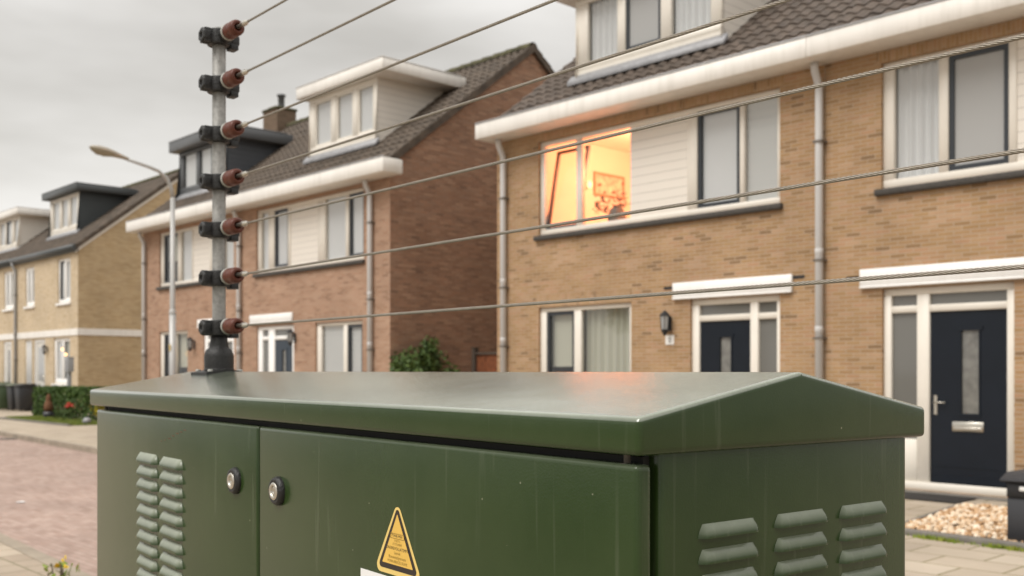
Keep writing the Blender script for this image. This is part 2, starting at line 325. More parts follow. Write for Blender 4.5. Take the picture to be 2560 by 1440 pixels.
M['yellowleaf'] = leaf_mat('yellow_leaves', (.25, .19, .01), (.42, .33, .02), (.50, .42, .04))
M['red'] = mat('red_petals', (.55, .05, .025), .5)
M['yellowpetal'] = mat('yellow_petals', (.65, .45, .02), .5)
M['stem'] = mat('brown_stem', (.07, .05, .025), .8)
M['terracotta'] = mat('terracotta', (.15, .065, .028), .85)
M['pot'] = mat('dark_glazed_pot', (.035, .036, .04), .4)
M['bulb'] = mat('lit_warm_bulb', (1, .7, .3), .4, emit=((1, .60, .30), 2.2))
M['meter'] = mat('grey_meter_box', (.36, .37, .38), .5)
M['grass'] = leaf_mat('lawn_grass', (.12, .17, .03), (.20, .25, .045), (.30, .31, .07))
M['picture'] = mat('picture_print', (.62, .52, .42), .8, var=.45, vscale=9)
M['frame_wood'] = mat('picture_frame_wood', (.42, .27, .16), .6)
M['plant_inside'] = leaf_mat('house_plant_leaves', (.16, .13, .07), (.22, .17, .09), (.28, .20, .11))
M['vase'] = mat('grey_green_vase', (.10, .105, .085), .5)
M['road'] = brick_mat('pink_clinker_paving', [(.29, .20, .165), (.36, .26, .22), (.40, .30, .255), (.33, .235, .195)], (.25, .19, .15), bw=.2, rh=.07, ms=.006, patch=(.82, 1.12), bump=.3, rough=.75, coord='Object')
M['tiles'] = brick_mat('concrete_paving_tiles', [(.36, .30, .235), (.43, .36, .285), (.40, .335, .26), (.46, .39, .31)], (.17, .15, .07), bw=.62, rh=.42, ms=.010, patch=(.85, 1.08), bump=.25, coord='Object', offset=0.5)
M['pavers'] = brick_mat('grey_brown_pavers', [(.34, .275, .21), (.40, .335, .26), (.44, .37, .29)], (.19, .165, .10), bw=.3, rh=.3, ms=.009, patch=(.82, 1.1), bump=.25, coord='Object')
M['kerb'] = mat('concrete_kerb', (.28, .235, .18), .85, var=.25, vscale=3, bump=.4, bscale=50)
M['kerbgrey'] = mat('grey_edging', (.17, .155, .135), .85, var=.25, vscale=6)
M['earth'] = mat('earth', (.10, .085, .05), .95, var=.3, vscale=1)
M['soil'] = mat('dark_soil', (.06, .045, .03), .95, var=.3, vscale=5)
M['drain'] = mat('black_gully', (.012, .012, .012), .6)
def pebble_mat():
    m = mat('golden_gravel', (.5, .4, .28), .8); t = m.node_tree; b = t.nodes['Principled BSDF']
    g = t.nodes.new('ShaderNodeNewGeometry'); r = t.nodes.new('ShaderNodeValToRGB'); e = r.color_ramp.elements
    e[0].position = 0; e[0].color = (.36, .20, .09, 1); e[1].position = 1; e[1].color = (.80, .70, .56, 1); x = e.new(.35); x.color = (.56, .36, .20, 1); x = e.new(.65); x.color = (.66, .50, .34, 1)
    t.links.new(g.outputs['Random Per Island'], r.inputs[0]); t.links.new(r.outputs[0], b.inputs['Base Color'])
    return m
M['pebble'] = pebble_mat()

# ------------------------------------------------------------------ ground, road, pavements (street frame: x along the facades, y across)
def sheet(name, pts, z, m):
    b = MB(); b.add([(p[0], p[1], z) for p in pts], [tuple(range(len(pts)))])
    o = b.build(name, m, rotz=RZ); tag(o, kind='structure'); return o
FK = lambda s: 7.85 - .058 * (s + 20.25) if s < -12 else 7.371 - .02 * (s + 12)        # far kerb line
NK = lambda s: 3.05 - .06 * (s + 9.4) if s > -60 else 6.1
sheet('ground', [(-600, -600), (600, -600), (600, 600), (-600, 600)], -.14, M['earth'])
ss = [-140, -60, -40, -25, -12, 5, 30]
b = MB(); b.add([(s, NK(s) - .2, -.10) for s in ss] + [(s, FK(s) + .2, -.10) for s in ss], [(i, i + 1, len(ss) + i + 1, len(ss) + i) for i in range(len(ss) - 1)])
tag(b.build('road', M['road'], rotz=RZ), kind='structure')
def slab(name, f0, f1, m, z0=-.2, z1=0.0, ss=ss):
    b = MB(); n = len(ss)
    v = [(s, f(s), z) for z in (z0, z1) for f in (f0, f1) for s in ss]
    fs = []
    for i in range(n - 1):
        fs += [(2 * n + i, 2 * n + i + 1, 3 * n + i + 1, 3 * n + i), (i, i + 1, 2 * n + i + 1, 2 * n + i), (n + i + 1, n + i, 3 * n + i, 3 * n + i + 1)]
    b.add(v, fs); o = b.build(name, m, rotz=RZ); tag(o, kind='structure'); return o
slab('far_kerb', lambda s: FK(s), lambda s: FK(s) + .13, M['kerb'], z1=.006)
slab('pavement', lambda s: FK(s) + .13, lambda s: 60, M['tiles'], ss=[-140, -60, -40, -25, -12, 5, 30])
slab('near_kerb', lambda s: NK(s) - .13, lambda s: NK(s), M['kerb'], z1=.006)
slab('near_pavement', lambda s: -12, lambda s: NK(s) - .13, M['pavers'])
# gully in the far kerb
g = thing('road_gully', 'small black road gully set in the kerb opposite', 'gully', W(-26.1, FK(-26.1) - .2, -.1), RZ)
b = MB(); b.box(-.22, .22, -.12, .19, -.05, .006); b.build('gully_frame', M['drain'], g)
b = MB()
for i in range(6): b.box(-.19 + i * .066, -.155 + i * .066, -.1, .16, .0065, .014)
b.build('grate', M['kerbgrey'], g)

# ------------------------------------------------------------------ house parts
def holes_wall(mb, x0, x1, z0, z1, holes, m=0, rev=.13):
    xs = sorted({x0, x1, *[h[0] for h in holes], *[h[1] for h in holes]}); zs = sorted({z0, z1, *[h[2] for h in holes], *[h[3] for h in holes]})
    for i in range(len(xs) - 1):
        for j in range(len(zs) - 1):
            cx, cz = (xs[i] + xs[i + 1]) / 2, (zs[j] + zs[j + 1]) / 2
            if any(h[0] < cx < h[1] and h[2] < cz < h[3] for h in holes): continue
            mb.quad((xs[i], 0, zs[j]), (xs[i + 1], 0, zs[j]), (xs[i + 1], 0, zs[j + 1]), (xs[i], 0, zs[j + 1]), m)
    for a, c, p, q in holes:
        mb.quad((a, 0, p), (a, rev, p), (a, rev, q), (a, 0, q), m); mb.quad((c, 0, p), (c, 0, q), (c, rev, q), (c, rev, p), m)
        mb.quad((a, 0, q), (a, rev, q), (c, rev, q), (c, 0, q), m); mb.quad((a, 0, p), (c, 0, p), (c, rev, p), (a, rev, p), m)
def curtain(mb, x0, x1, z0, z1, y, amp=.03, per=.13):
    n = max(6, int((x1 - x0) / per * 8)); v = []
    ph = U(0, 6)
    for i in range(n + 1):
        x = x0 + (x1 - x0) * i / n; yy = y + amp * (math.sin(2 * math.pi * x / per + ph + .8 * math.sin(x * 9)))
        v += [(x, yy, z0), (x, yy, z1)]
    mb.add(v, [(2 * i, 2 * i + 2, 2 * i + 3, 2 * i + 1) for i in range(n)], 0, True)
def blind(mb, x0, x1, z0, z1, y, pitch=.12):
    z = z0
    while z < z1:
        t = min(z + pitch, z1); mb.quad((x0, y + .018, z), (x1, y + .018, z), (x1, y, t), (x0, y, t)); z = t
def window(par, X0, X1, Z0, Z1, y, cells, fm='cream', mulw=None, glass='glass', sill=None, bar=None, fw=.075, name='window', botw=None):
    """cells: (x0, x1, kind, behind); the frame fills whatever is not a cell"""
    fr = MB(); bw_ = botw or fw
    fr.box(X0, X1, y, y + .085, Z1 - fw, Z1); fr.box(X0, X1, y, y + .085, Z0, Z0 + bw_)
    zz0, zz1 = Z0 + bw_, Z1 - fw
    edges = [X0] + [e for c in cells for e in (c[0], c[1])] + [X1]
    for i in range(0, len(edges), 2):
        if edges[i + 1] - edges[i] > .004: fr.box(edges[i], edges[i + 1], y, y + .085, zz0, zz1)
    f = fr.build(name, M[fm], par, bevel=.006, seg=1)
    for (a, c, kind, beh) in cells:
        k = kind.split('_')[0]
        if k == 'panel':
            p = MB(); p.box(a + .001, c - .001, y + .02, y + .08, zz0, zz1); p.build('panel', M['boards'], f); continue
        ia, ic, p0, p1 = a, c, zz0, zz1
        if k in ('dark', 'light'):
            s = MB(); t = .05 if kind.endswith('tilt') else .062 if k == 'dark' else .05; q = y + .035
            if kind.endswith('tilt'):
                sh = lambda x, yy, z: (x, yy + (z - zz0) * .20, z)
                top = zz1 - .05
                for (xa, xb, za, zb) in ((a, a + t, zz0, top), (c - t, c, zz0, top), (a + t, c - t, zz0, zz0 + t), (a + t, c - t, top - t, top)):
                    o = len(s.v); s.box(xa, xb, q, q + .05, za, zb); s.v[o:] = [sh(*v) for v in s.v[o:]]
                sa = s.build('sash', M['anthracite'], f)
                pn = MB(); pn.add([sh(*v) for v in ((a + t, q + .02, zz0 + t), (c - t, q + .02, zz0 + t), (c - t, q + .02, top - t), (a + t, q + .02, top - t))], [(0, 1, 2, 3)]); pn.build('pane', M['clear'], f)
                continue
            s.box(a, c, q - .012, q + .05, zz1 - t, zz1); s.box(a, c, q - .012, q + .05, zz0, zz0 + t)
            s.box(a, a + t, q - .012, q + .05, zz0 + t, zz1 - t); s.box(c - t, c, q - .012, q + .05, zz0 + t, zz1 - t)
            s.build('sash', M['anthracite' if k == 'dark' else fm], f); ia, ic, p0, p1 = a + t, c - t, zz0 + t, zz1 - t
        pn = MB(); pn.quad((ia, y + .05, p0), (ic, y + .05, p0), (ic, y + .05, p1), (ia, y + .05, p1)); pn.build('pane', M['clear' if beh == 'lit' else 'frost' if beh == 'frost' else 'frostdark' if beh == 'frostdark' else glass], f)
        cu = MB()
        if beh == 'curtain': curtain(cu, a - .02, c + .02, zz0 - .03, zz1 + .02, y + .13); cu.build('curtain', M['curtain'], f)
        elif beh == 'drape': curtain(cu, a - .02, c + .02, zz0 - .03, zz1 + .02, y + .2, .04, .16); cu.build('curtain', M['curtain_grey'], f)
        elif beh == 'plain': cu.box(a - .03, c + .03, y + .088, y + .093, zz0 - .03, zz1 + .03); cu.build('blind', M['curtain'], f)
        elif beh == 'blind': blind(cu, a - .02, c + .02, zz0 - .02, zz1 + .02, y + .09); cu.build('blind', M['blind'], f)
        elif beh == 'half': cu.box(a - .02, c + .02, y + .14, y + .145, zz0 + (zz1 - zz0) * .45, zz1 + .02); cu.build('blind', M['curtain_grey'], f)
    if sill:
        b = MB(); b.box(X0 - .07, X1 + .05, -.07, .02, Z0 - .085, Z0 - .002); b.build('sill', M[sill], f, bevel=.008, seg=1)
    return f
def door_set(par, X0, X1, Z1, y, dx0, dx1, side, doorm, glassx, style=0):
    """front door with a glazed side light and transom; side = (x0, x1) of the side light"""
    dz0, dz1 = .13, 2.265; fr = MB(); t = .08
    fr.box(X0, X1, y, y + .1, Z1 - .09, Z1); fr.box(X0, X1, y - .02, y + .1, .02, dz0 - .005)
    ed = sorted([X0, X1, dx0, dx1, side[0], side[1]])
    for i in (0, 2, 4): fr.box(ed[i], ed[i + 1], y, y + .1, dz0 - .005, Z1 - .09)
    fr.box(ed[1], ed[2], y + .004, y + .1, dz1, dz1 + .09); fr.box(ed[3], ed[4], y + .004, y + .1, dz1, dz1 + .09)
    fr.box(side[0], side[1], y + .006, y + .09, dz0 - .005, .66)
    f = fr.build('door_frame', M['cream' if not style else 'bright'], par, bevel=.007, seg=1)
    for a, c, p, q in ((ed[1], ed[2], dz1 + .09, Z1 - .09), (ed[3], ed[4], dz1 + .09, Z1 - .09), (side[0], side[1], .66, dz1)):
        pn = MB(); pn.box(a, c, y + .05, y + .056, p, q); pn.build('pane', M['frostdark'], f)
    d = MB(); q = y + .035; gx0, gx1 = glassx; gz0, gz1 = 1.0, 2.02
    d.box(dx0 + .004, gx0, q, q + .05, dz0, dz1 - .004); d.box(gx1, dx1 - .004, q, q + .05, dz0, dz1 - .004); d.box(gx0, gx1, q, q + .05, dz0, gz0); d.box(gx0, gx1, q, q + .05, gz1, dz1 - .004)
    d.box(gx0 - .05, gx1 + .05, q - .012, q - .001, gz1 + .001, gz1 + .05); d.box(gx0 - .03, gx1 + .03, q - .010, q - .001, gz0 - .035, gz0 - .001)
    d.box(gx0 - .02, gx0, q - .010, q - .001, gz0, gz1); d.box(gx1, gx1 + .02, q - .010, q - .001, gz0, gz1)
    d.box(dx0 + .1, dx1 - .1, q - .006, q - .001, .33, .345); d.box(dx0 + .02, dx1 - .02, q - .012, q - .001, dz0 + .01, dz0 + .09)
    dd = d.build('door', M[doorm], par)
    pn = MB(); pn.box(gx0 + .001, gx1 - .001, q + .02, q + .026, gz0, gz1); pn.build('pane', M['frostmid'], dd)
    hx = dx0 + .07 if side[0] < dx0 else dx1 - .07; sg = 1 if side[0] < dx0 else -1
    h = MB(); h.box(hx - .02, hx + .02, q - .012, q - .001, .98, 1.22); h.tube([(hx, q - .012, 1.13), (hx, q - .055, 1.13)], .011, 8); h.tube([(hx - sg * .01, q - .055, 1.13), (hx + sg * .14, q - .055, 1.13)], .011, 8)
    h.build('handle', M['steel'], dd)
    mid = (dx0 + dx1) / 2
    l = MB(); l.box(mid - .19, mid + .19, q - .014, q - .001, .78, .90); l.box(mid - .17, mid + .17, q - .02, q - .0145, .79, .835); l.build('letter_plate', M['steel'], dd, bevel=.004, seg=1)
    return f
def lintel(par, x0, x1, z0, z1, vents=True):
    b = MB(); b.box(x0, x1, -.05, -.001, z0 + .030, z1); b.box(x0, x1 + .0, -.065, -.001, z0, z0 + .028); o = b.build('door_canopy', M['bright'], par, bevel=.006, seg=1)
    return o
def wall_lantern(par, x, z, y=0):
    b = MB(); b.box(x - .035, x + .035, y - .02, y - .001, z - .12, z + .1); b.tube([(x, y - .02, z + .06), (x, y - .09, z + .12), (x, y - .13, z + .17)], .01, 6)
    c = Vector((x, y - .13, 0))
    b.lathe([(.005, z + .19), (.03, z + .175), (.085, z + .12), (.085, z + .105)], Matrix.Translation((c.x, c.y, 0)), 6, smooth=False)
    b.lathe([(.06, z - .1), (.055, z - .13), (.02, z - .19), (.004, z - .2)], Matrix.Translation((c.x, c.y, 0)), 6, smooth=False)
    for k in range(6):
        a = k * math.pi / 3; b.tube([(c.x + .058 * math.cos(a), c.y + .058 * math.sin(a), z - .1), (c.x + .074 * math.cos(a), c.y + .074 * math.sin(a), z + .11)], .006, 5)
    o = b.build('wall_lantern', M['storage_dark'], par)
    g = MB(); g.lathe([(.052, z - .1), (.068, z + .105)], Matrix.Translation((c.x, c.y, 0)), 6, smooth=False); g.build('lantern_glass', M['frost'], o)
def downpipe(par, x, ztop, y=-.075, m='pipe', brackets=(1.5, 3.3)):
    b = MB(); b.tube([(x, y - .12, ztop), (x, y - .11, ztop - .10), (x, y, ztop - .30), (x, y, ztop - .42), (x, y, .06)], .054, 12)
    b.lathe([(.0542, 0), (.057, .004), (.057, .07), (.0542, .075)], Matrix.Translation((x, y, 2.05)), 12); b.lathe([(.0542, 0), (.057, .004), (.057, .07), (.0542, .075)], Matrix.Translation((x, y, 3.1)), 12)
    o = b.build('downpipe', M[m], par)
    for z in (1.95, 3.0, 4.6):
        k = MB(); k.box(x - .062, x + .08, y - .062, -.001, z, z + .03); k.build('pipe_bracket', M['bracket'], o)
def tile_face(mb, x0, x1, ye, ze, yr, zr, m=0, tw=.23, ch=.29, amp=.022, lip=.026):
    d = Vector((0, yr - ye, zr - ze)); Ls = d.length; d.normalize(); nrm = Vector((0, -d.z, d.y)) if yr > ye else Vector((0, d.z, -d.y))
    if nrm.z < 0: nrm = -nrm
    rows = max(1, round(Ls / ch)); st = Ls / rows; nx = max(2, int(round((x1 - x0) / tw * 8)))
    base = Vector((0, ye, ze))
    wv = []
    for i in range(nx + 1):
        x = x0 + (x1 - x0) * i / nx; p = ((x / tw) % 1.0)
        wv.append((x, amp * (math.sin(2 * math.pi * p) * .6 + .4 * math.sin(2 * math.pi * p + .9) )))
    for r in range(rows):
        a = base + d * (st * r - .02); c = base + d * (st * (r + 1) + .03); vs = []
        j = U(-.004, .004)
        for x, h in wv:
            vs += [Vector((x, 0, 0)) + a + nrm * (h + lip + j), Vector((x, 0, 0)) + c + nrm * (h + j)]
        mb.add(vs, [(2 * i, 2 * i + 2, 2 * i + 3, 2 * i + 1) for i in range(nx)], m, True)
        rs = []
        for x, h in wv: rs += [Vector((x, 0, 0)) + a + nrm * (h + lip + j), Vector((x, 0, 0)) + a + nrm * (h - .012)]
        mb.add(rs, [(2 * i, 2 * i + 1, 2 * i + 3, 2 * i + 2) for i in range(nx)], m, False)
def roof(par, x0, x1, ze, zr, yr, tm='tile', verge=(False, False), ye=-.12):
    mb = MB(); tile_face(mb, x0, x1, ye, ze - .12 * (zr - ze) / yr, yr, zr, 0); tile_face(mb, x0, x1, 2 * yr - ye, ze - .12 * (zr - ze) / yr, yr, zr, 0)
    k = (zr - ze) / yr
    mb.prism([(ye, ze + ye * k - .05), (yr, zr - .05), (2 * yr - ye, ze + ye * k - .05), (2 * yr - ye, ze + ye * k - .02), (yr, zr - .02), (ye, ze + ye * k - .02)], x0, x1, 0)
    ro = mb.build('roof', M[tm], par)
    rb = MB(); n = int((x1 - x0) / .4)
    for i in range(n):
        a = x0 + (x1 - x0) * i / n; c = x0 + (x1 - x0) * (i + 1) / n
        ring = lambda x, r: [(x, yr + r * math.cos(t * math.pi / 8), zr - .05 + r * math.sin(t * math.pi / 8)) for t in range(9)]
        v = ring(a, .15) + ring(c + .03, .128); rb.add(v, [(t, t + 1, 10 + t, 9 + t) for t in range(8)], 0, True)
        rb.add(ring(a, .15), [tuple(range(9))])
    rb.build('ridge_tiles', M['moss' if tm == 'tile_moss' else 'tile'], ro)
    for side, on in enumerate(verge):
        if not on: continue
        xx = x0 if side == 0 else x1; vb = MB(); nrow = 15
        for sgn in (0, 1):
            for i in range(nrow):
                t0, t1 = i / nrow, (i + 1) / nrow
                ya, yb = ye + (yr - ye) * t0, ye + (yr - ye) * t1 + .03
                za, zb = ze + ya * k, ze + yb * k
                if sgn: ya, yb = 2 * yr - ya, 2 * yr - yb
                j = U(0, .012); h = .035 + U(0, .012)
                lo = [xx - .055 - j, xx + .055 + j]
                v = [(x, y, z) for (y, z) in ((ya, za - .14), (yb, zb - .14), (yb, zb + h - .02), (ya, za + h + .015)) for x in lo]
                vb.add(v, [(0, 2, 3, 1), (4, 6, 7, 5), (0, 1, 7, 6), (2, 4, 5, 3), (0, 6, 4, 2), (1, 3, 5, 7)])
        vb.build('verge_tiles', M[tm], ro)
    return ro
def gutter(par, x0, x1, z0, z1, m='white', endm=None, dep=.49):
    b = MB(); b.box(x0, x1, -dep, -.001, z0, z1); b.box(x0 - .001, x1 + .001, -dep - .008, -dep + .05, z1 + .001, z1 + .028, 1); b.box(x0, x1, -dep + .05, -.05, z1 + .001, z1 + .006, 1)
    return b.build('box_gutter', [M[m], M['lead']], par, bevel=.006, seg=1)
def gable(par, x, dep, ze, zr, m, hole=False, name='gable_wall', t=.10):
    b = MB(); b.prism([(.003, -.15), (dep, -.15), (dep, ze), (dep / 2, zr), (.003, ze)], x[0], x[1]); return b.build(name, M[m], par)
def dormer(par, x0, x1, yf, z0, z1, sl, yroof, cells, cheek='boards', fm='cream', slabm='white', yb=None, flash=True, wz=None):
    """sl = (x0, x1, z0, z1) of the flat roof; yroof(z) = y where the tiled roof reaches height z"""
    yb = yroof(z1) + .12
    b = MB()
    def side(xa, xb): b.prism([(yf, z0 - .25), (yf, z1), (yb, z1), (yroof(z0 - .25) + .1, z0 - .25)], xa, xb)
    side(x0, x0 + .06); b.box(x0 + .06, x1 - .06, yf + .06, yf + .10, z0 - .25, z0 + .10); b.box(x0 + .06, x1 - .06, yf + .30, yb, z1 - .05, z1 - .002); side(x1 - .06, x1)
    d = b.build('dormer', M[cheek], par)
    s = MB(); s.box(sl[0], sl[1], yf - .27, yroof(sl[2]) + .16, sl[2], sl[3]); s.box(sl[0] - .012, sl[1] + .012, yf - .282, yroof(sl[2]) + .0, sl[3] + .001, sl[3] + .025, 1)
    s.build('dormer_roof', [M[slabm], M['lead']], d, bevel=.008, seg=1)
    wz = wz or (z0 + .12, z1 - .02)
    window(d, x0 + .001, x1 - .001, wz[0], wz[1], yf - .03, cells, fm, name='dormer_window', fw=.09, botw=.12)
    ap = MB(); ap.box(x0, x1, yf - .035, yf + .05, z0 - .02, wz[0] - .001); ap.build('dormer_apron', M[fm], d)
    f = MB(); rz = lambda y: 6.0 + (z0 - 6.0) + (y - yf) * .76; f.prism([(yf - .15, rz(yf - .15) + .045), (yf - .036, rz(yf) + .06), (yf - .036, rz(yf) - .06), (yf - .15, rz(yf - .15) - .03)], x0 - .10, x1 + .10); f.build('lead_flashing', M['lead'], d, bevel=.01, seg=1)
    return d
def soldier(par, x0, x1, z0, z1, m):
    b = MB(); b.box(x0, x1, -.004, -.0005, z0, z1); b.build('soldier_course', M[m], par, swap=True)
def backwall(par, x0, x1, y, z, m):
    b = MB(); b.box(x0, x1, y - .1, y, -.15, z); b.build('back_wall', M[m], par)
def floors(par, x0, x1, y1):
    b = MB()
    for z in (.0, 2.95): b.box(x0 + .02, x1 - .02, .2, y1 - .2, z - .1, z)
    b.build('floor_slab', M['ceiling'], par)
def vent(par, x, z):
    b = MB(); b.box(x - .09, x + .09, -.006, -.0008, z - .022, z + .022); b.build('air_vent', M['storage_dark'], par)

GR = 'terraced houses along the street'
# ================================================================== house with the lit window
F0 = 12.59
def house(label, s0, n=F0): 
    o = thing('terraced_house', label, 'house', W(s0, n), RZ, GR); return o, (lambda s: s - s0)
DEP = 8.1; YR = 4.05
H1, X = house('ochre brick terraced house with a glowing orange window upstairs', -13.79)
w0 = 6.565
wl = MB(); holes_wall(wl, 0, w0, -.15, 6.0, [(X(-12.72), X(-7.92), 3.87, 5.50), (X(-12.72), X(-10.63), .75, 2.62), (X(-9.47), X(-7.92), .02, 2.60)])
wl.build('wall', M['brickA'], H1)
gable(H1, (.002, .10), DEP, 5.95, 8.98, 'brickA'); gable(H1, (w0 - .05, w0 - .002), DEP, 5.95, 8.98, 'inside', name='party_wall'); backwall(H1, .1, w0 - .05, DEP, 5.95, 'brickA'); floors(H1, .1, w0 - .05, DEP)
gutter(H1, -.05, w0, 5.66, 5.92); roof(H1, -.04, w0, 6.03, 9.05, YR, 'tile', (True, False))
window(H1, X(-12.72), X(-7.92), 3.87, 5.50, .045, [(X(-12.62), X(-11.87), 'dark_tilt', 'lit'), (X(-11.74), X(-10.70), 'glass', 'lit'), (X(-10.70) + .002, X(-9.56), 'panel', ''), (X(-9.38), X(-8.62), 'dark', 'plain'), (X(-8.54), X(-7.99), 'glass', 'blind')], sill='sill', botw=.10)
window(H1, X(-12.72), X(-10.63), .75, 2.62, .045, [(X(-12.58), X(-11.92), 'dark', 'half'), (X(-11.76), X(-10.70), 'glass', 'drape')], sill='sill')
soldier(H1, X(-12.78), X(-10.60), 2.625, 2.84, 'brickA'); soldier(H1, X(-12.78), X(-7.86), 5.505, 5.655, 'brickA')
door_set(H1, X(-9.47), X(-7.92), 2.60, .045, X(-9.34), X(-8.44), (X(-8.31), X(-8.00)), 'navy', (X(-8.98), X(-8.79)))
lintel(H1, X(-9.77), X(-7.71), 2.61, 2.865); vent(H1, X(-9.88), 2.80); vent(H1, X(-7.62), 2.82)
wall_lantern(H1, X(-9.85), 2.26)
pl = MB(); pl.box(X(-9.93), X(-9.77), -.012, -.001, 1.93, 2.07); text_mesh(pl, '3', .12, X(-9.85), -.0125, 1.955, 1); pl.build('house_number', [M['bright'], M['storage_dark']], H1)
downpipe(H1, X(-13.55), 5.66); downpipe(H1, X(-7.27), 5.66)
yrA = lambda z: (z - 6.03) / (9.05 - 6.03) * YR
dormer(H1, X(-12.58), X(-9.42), .81, 6.72, 8.12, (X(-12.85), X(-9.25), 8.12, 8.38), yrA, [(X(-12.28), X(-11.60), 'glass', 'curtain'), (X(-11.42), X(-10.66), 'dark', 'frost'), (X(-10.44), X(-9.66), 'glass', 'curtain')])
# the lit room
rm = MB(); a, c, y1, p, q = X(-12.95), X(-9.75), 3.9, 2.96, 5.74
rm.quad((a, .14, p), (a, y1, p), (a, y1, q), (a, .14, q)); rm.quad((c, .14, p), (c, .14, q), (c, y1, q), (c, y1, p)); rm.quad((a, y1, p), (c, y1, p), (c, y1, q), (a, y1, q))
rm.quad((a, .14, q), (a, y1, q), (c, y1, q), (c, .14, q), 1); rm.quad((a, .14, p), (c, .14, p), (c, y1, p), (a, y1, p), 1)
rm.quad((X(-10.70), .141, p), (c, .141, p), (c, .141, q), (X(-10.70), .141, q)); rm.quad((a, .141, p), (c, .141, p), (c, .141, 3.87), (a, .141, 3.87))
rm.build('bedroom', [M['inside'], M['ceiling']], H1)
ld = bpy.data.lights.new('ceiling_lamp', 'POINT'); ld.energy = 265; ld.color = (1, .33, .16); ld.shadow_soft_size = .12
lo = bpy.data.objects.new('ceiling_lamp', ld); COL.objects.link(lo); lo.location = W(-11.0, F0 + 1.5, 5.25)
pc = thing('wall_picture', 'framed picture hanging on the wall of the lit upstairs room', 'picture', W(-12.945, 14.68, 5.03), RZ - math.pi / 2)
b = MB()
for q_ in ((-.43, .43, .18, .22), (-.43, .43, -.22, -.18), (-.43, -.39, -.18, .18), (.39, .43, -.18, .18)): b.box(q_[0], q_[1], 0, .03, q_[2], q_[3])
b.build('picture_frame', M['frame_wood'], pc); b = MB(); b.box(-.39, .39, .001, .015, -.18, .18); b.build('picture_print', M['picture'], pc)
def leafy(name, m, par, pts, size, n, spread, loc=None, rotz=0, asp=.5, up=.2):
    b = MB()
    for i in range(n):
        p = Vector(pts(i)); d = Vector((U(-1, 1), U(-1, 1), U(-1, 1) + up)).normalized(); u = d.orthogonal().normalized(); v = d.cross(u)
        a = U(0, 6.28); u, v = u * math.cos(a) + v * math.sin(a), v * math.cos(a) - u * math.sin(a); s = size * U(.6, 1.3)
        b.add([p - u * s, p - v * s * asp + d * s * .15, p + u * s, p + v * s * asp + d * s * .15], [(0, 1, 2, 3)])
    return b.build(name, m, par, loc=loc, rotz=rotz)
hp = thing('house_plant', 'leafy plant in a grey vase on the sill inside the lit window', 'plant', W(-11.30, 13.02, 3.90), RZ)
b = MB(); b.lathe([(.0, 0), (.09, 0), (.15, .08), (.16, .2), (.12, .3), (.1, .34)], k=16); b.build('vase', M['vase'], hp)
leafy('leaves', M['plant_inside'], hp, lambda i: (random.gauss(0, .17), random.gauss(0, .12), .36 + abs(random.gauss(0, .12))), .05, 70, 1)
hp2 = thing('house_plant', 'small thin plant left of the vase inside the lit window', 'plant', W(-11.68, 13.05, 3.90), RZ)
b = MB(); b.lathe([(.0, 0), (.05, 0), (.065, .12), (.06, .14)], k=12); b.build('plant_pot', M['terracotta'], hp2)
leafy('leaves', M['plant_inside'], hp2, lambda i: (random.gauss(0, .10), random.gauss(0, .08), .3 + abs(random.gauss(0, .14))), .045, 50, 1)
b = MB(); b.box(X(-12.7), X(-10.2), .20, .85, 3.86, 3.899); b.build('window_board', M['ceiling'], H1)
wlamp = thing('wall_sconce', 'small lit wall lamp glowing inside the orange window', 'lamp', W(-12.945, 14.06, 4.96), RZ + math.pi / 2)
b = MB(); b.box(-.04, .04, -.02, 0, -.06, .06); b.build('lamp_base', M['steel'], wlamp); b = MB(); b.lathe([(.0, -.06), (.035, -.04), (.05, .02), (.03, .07), (0, .08)], Matrix.Translation((0, -.08, 0)), 14); b.build('lamp_bulb', M['bulb'], wlamp)

# ================================================================== neighbour on the right
H2, X = house('ochre brick house at the right edge with a black front door', -7.22)
wl = MB(); holes_wall(wl, .002, 6.57, -.15, 6.0, [(X(-6.42), X(-1.62), 3.87, 5.50), (X(-6.41), X(-4.77), .02, 2.58), (X(-3.7), X(-1.62), .75, 2.62)])
wl.build('wall', M['brickA'], H2)
gable(H2, (6.47, 6.568), DEP, 5.95, 8.98, 'brickA'); backwall(H2, .002, 6.47, DEP, 5.95, 'brickA'); floors(H2, .01, 6.47, DEP)
gutter(H2, .003, 6.6, 5.66, 5.92); roof(H2, .003, 6.6, 6.03, 9.05, YR, 'tile', (False, True))
window(H2, X(-6.42), X(-1.62), 3.87, 5.50, .045, [(X(-6.27), X(-5.69), 'glass', 'curtain'), (X(-5.57), X(-4.85), 'dark', 'frost'), (X(-4.76), X(-3.5), 'panel', ''), (X(-3.35), X(-2.5), 'glass', 'curtain'), (X(-2.4), X(-1.7), 'dark', 'plain')], sill='sill', botw=.12)
window(H2, X(-3.7), X(-1.62), .75, 2.62, .045, [(X(-3.6), X(-2.55), 'glass', 'drape'), (X(-2.42), X(-1.75), 'dark', 'half')], sill='sill')
soldier(H2, X(-6.48), X(-1.55), 5.505, 5.655, 'brickA')
door_set(H2, X(-6.41), X(-4.77), 2.58, .045, X(-5.81), X(-4.87), (X(-6.31), X(-5.97)), 'navy', (X(-5.42), X(-5.21)))
lintel(H2, X(-6.70), X(-4.45), 2.60, 2.85); vent(H2, X(-6.82), 2.75); vent(H2, X(-6.98), 1.2)
yrB = yrA
dormer(H2, X(-5.2), X(-2.2), .81, 6.72, 8.12, (X(-5.5), X(-1.9), 8.12, 8.38), yrB, [(X(-4.9), X(-4.2), 'glass', 'curtain'), (X(-4.0), X(-3.3), 'dark', 'frost'), (X(-3.1), X(-2.4), 'glass', 'curtain')])

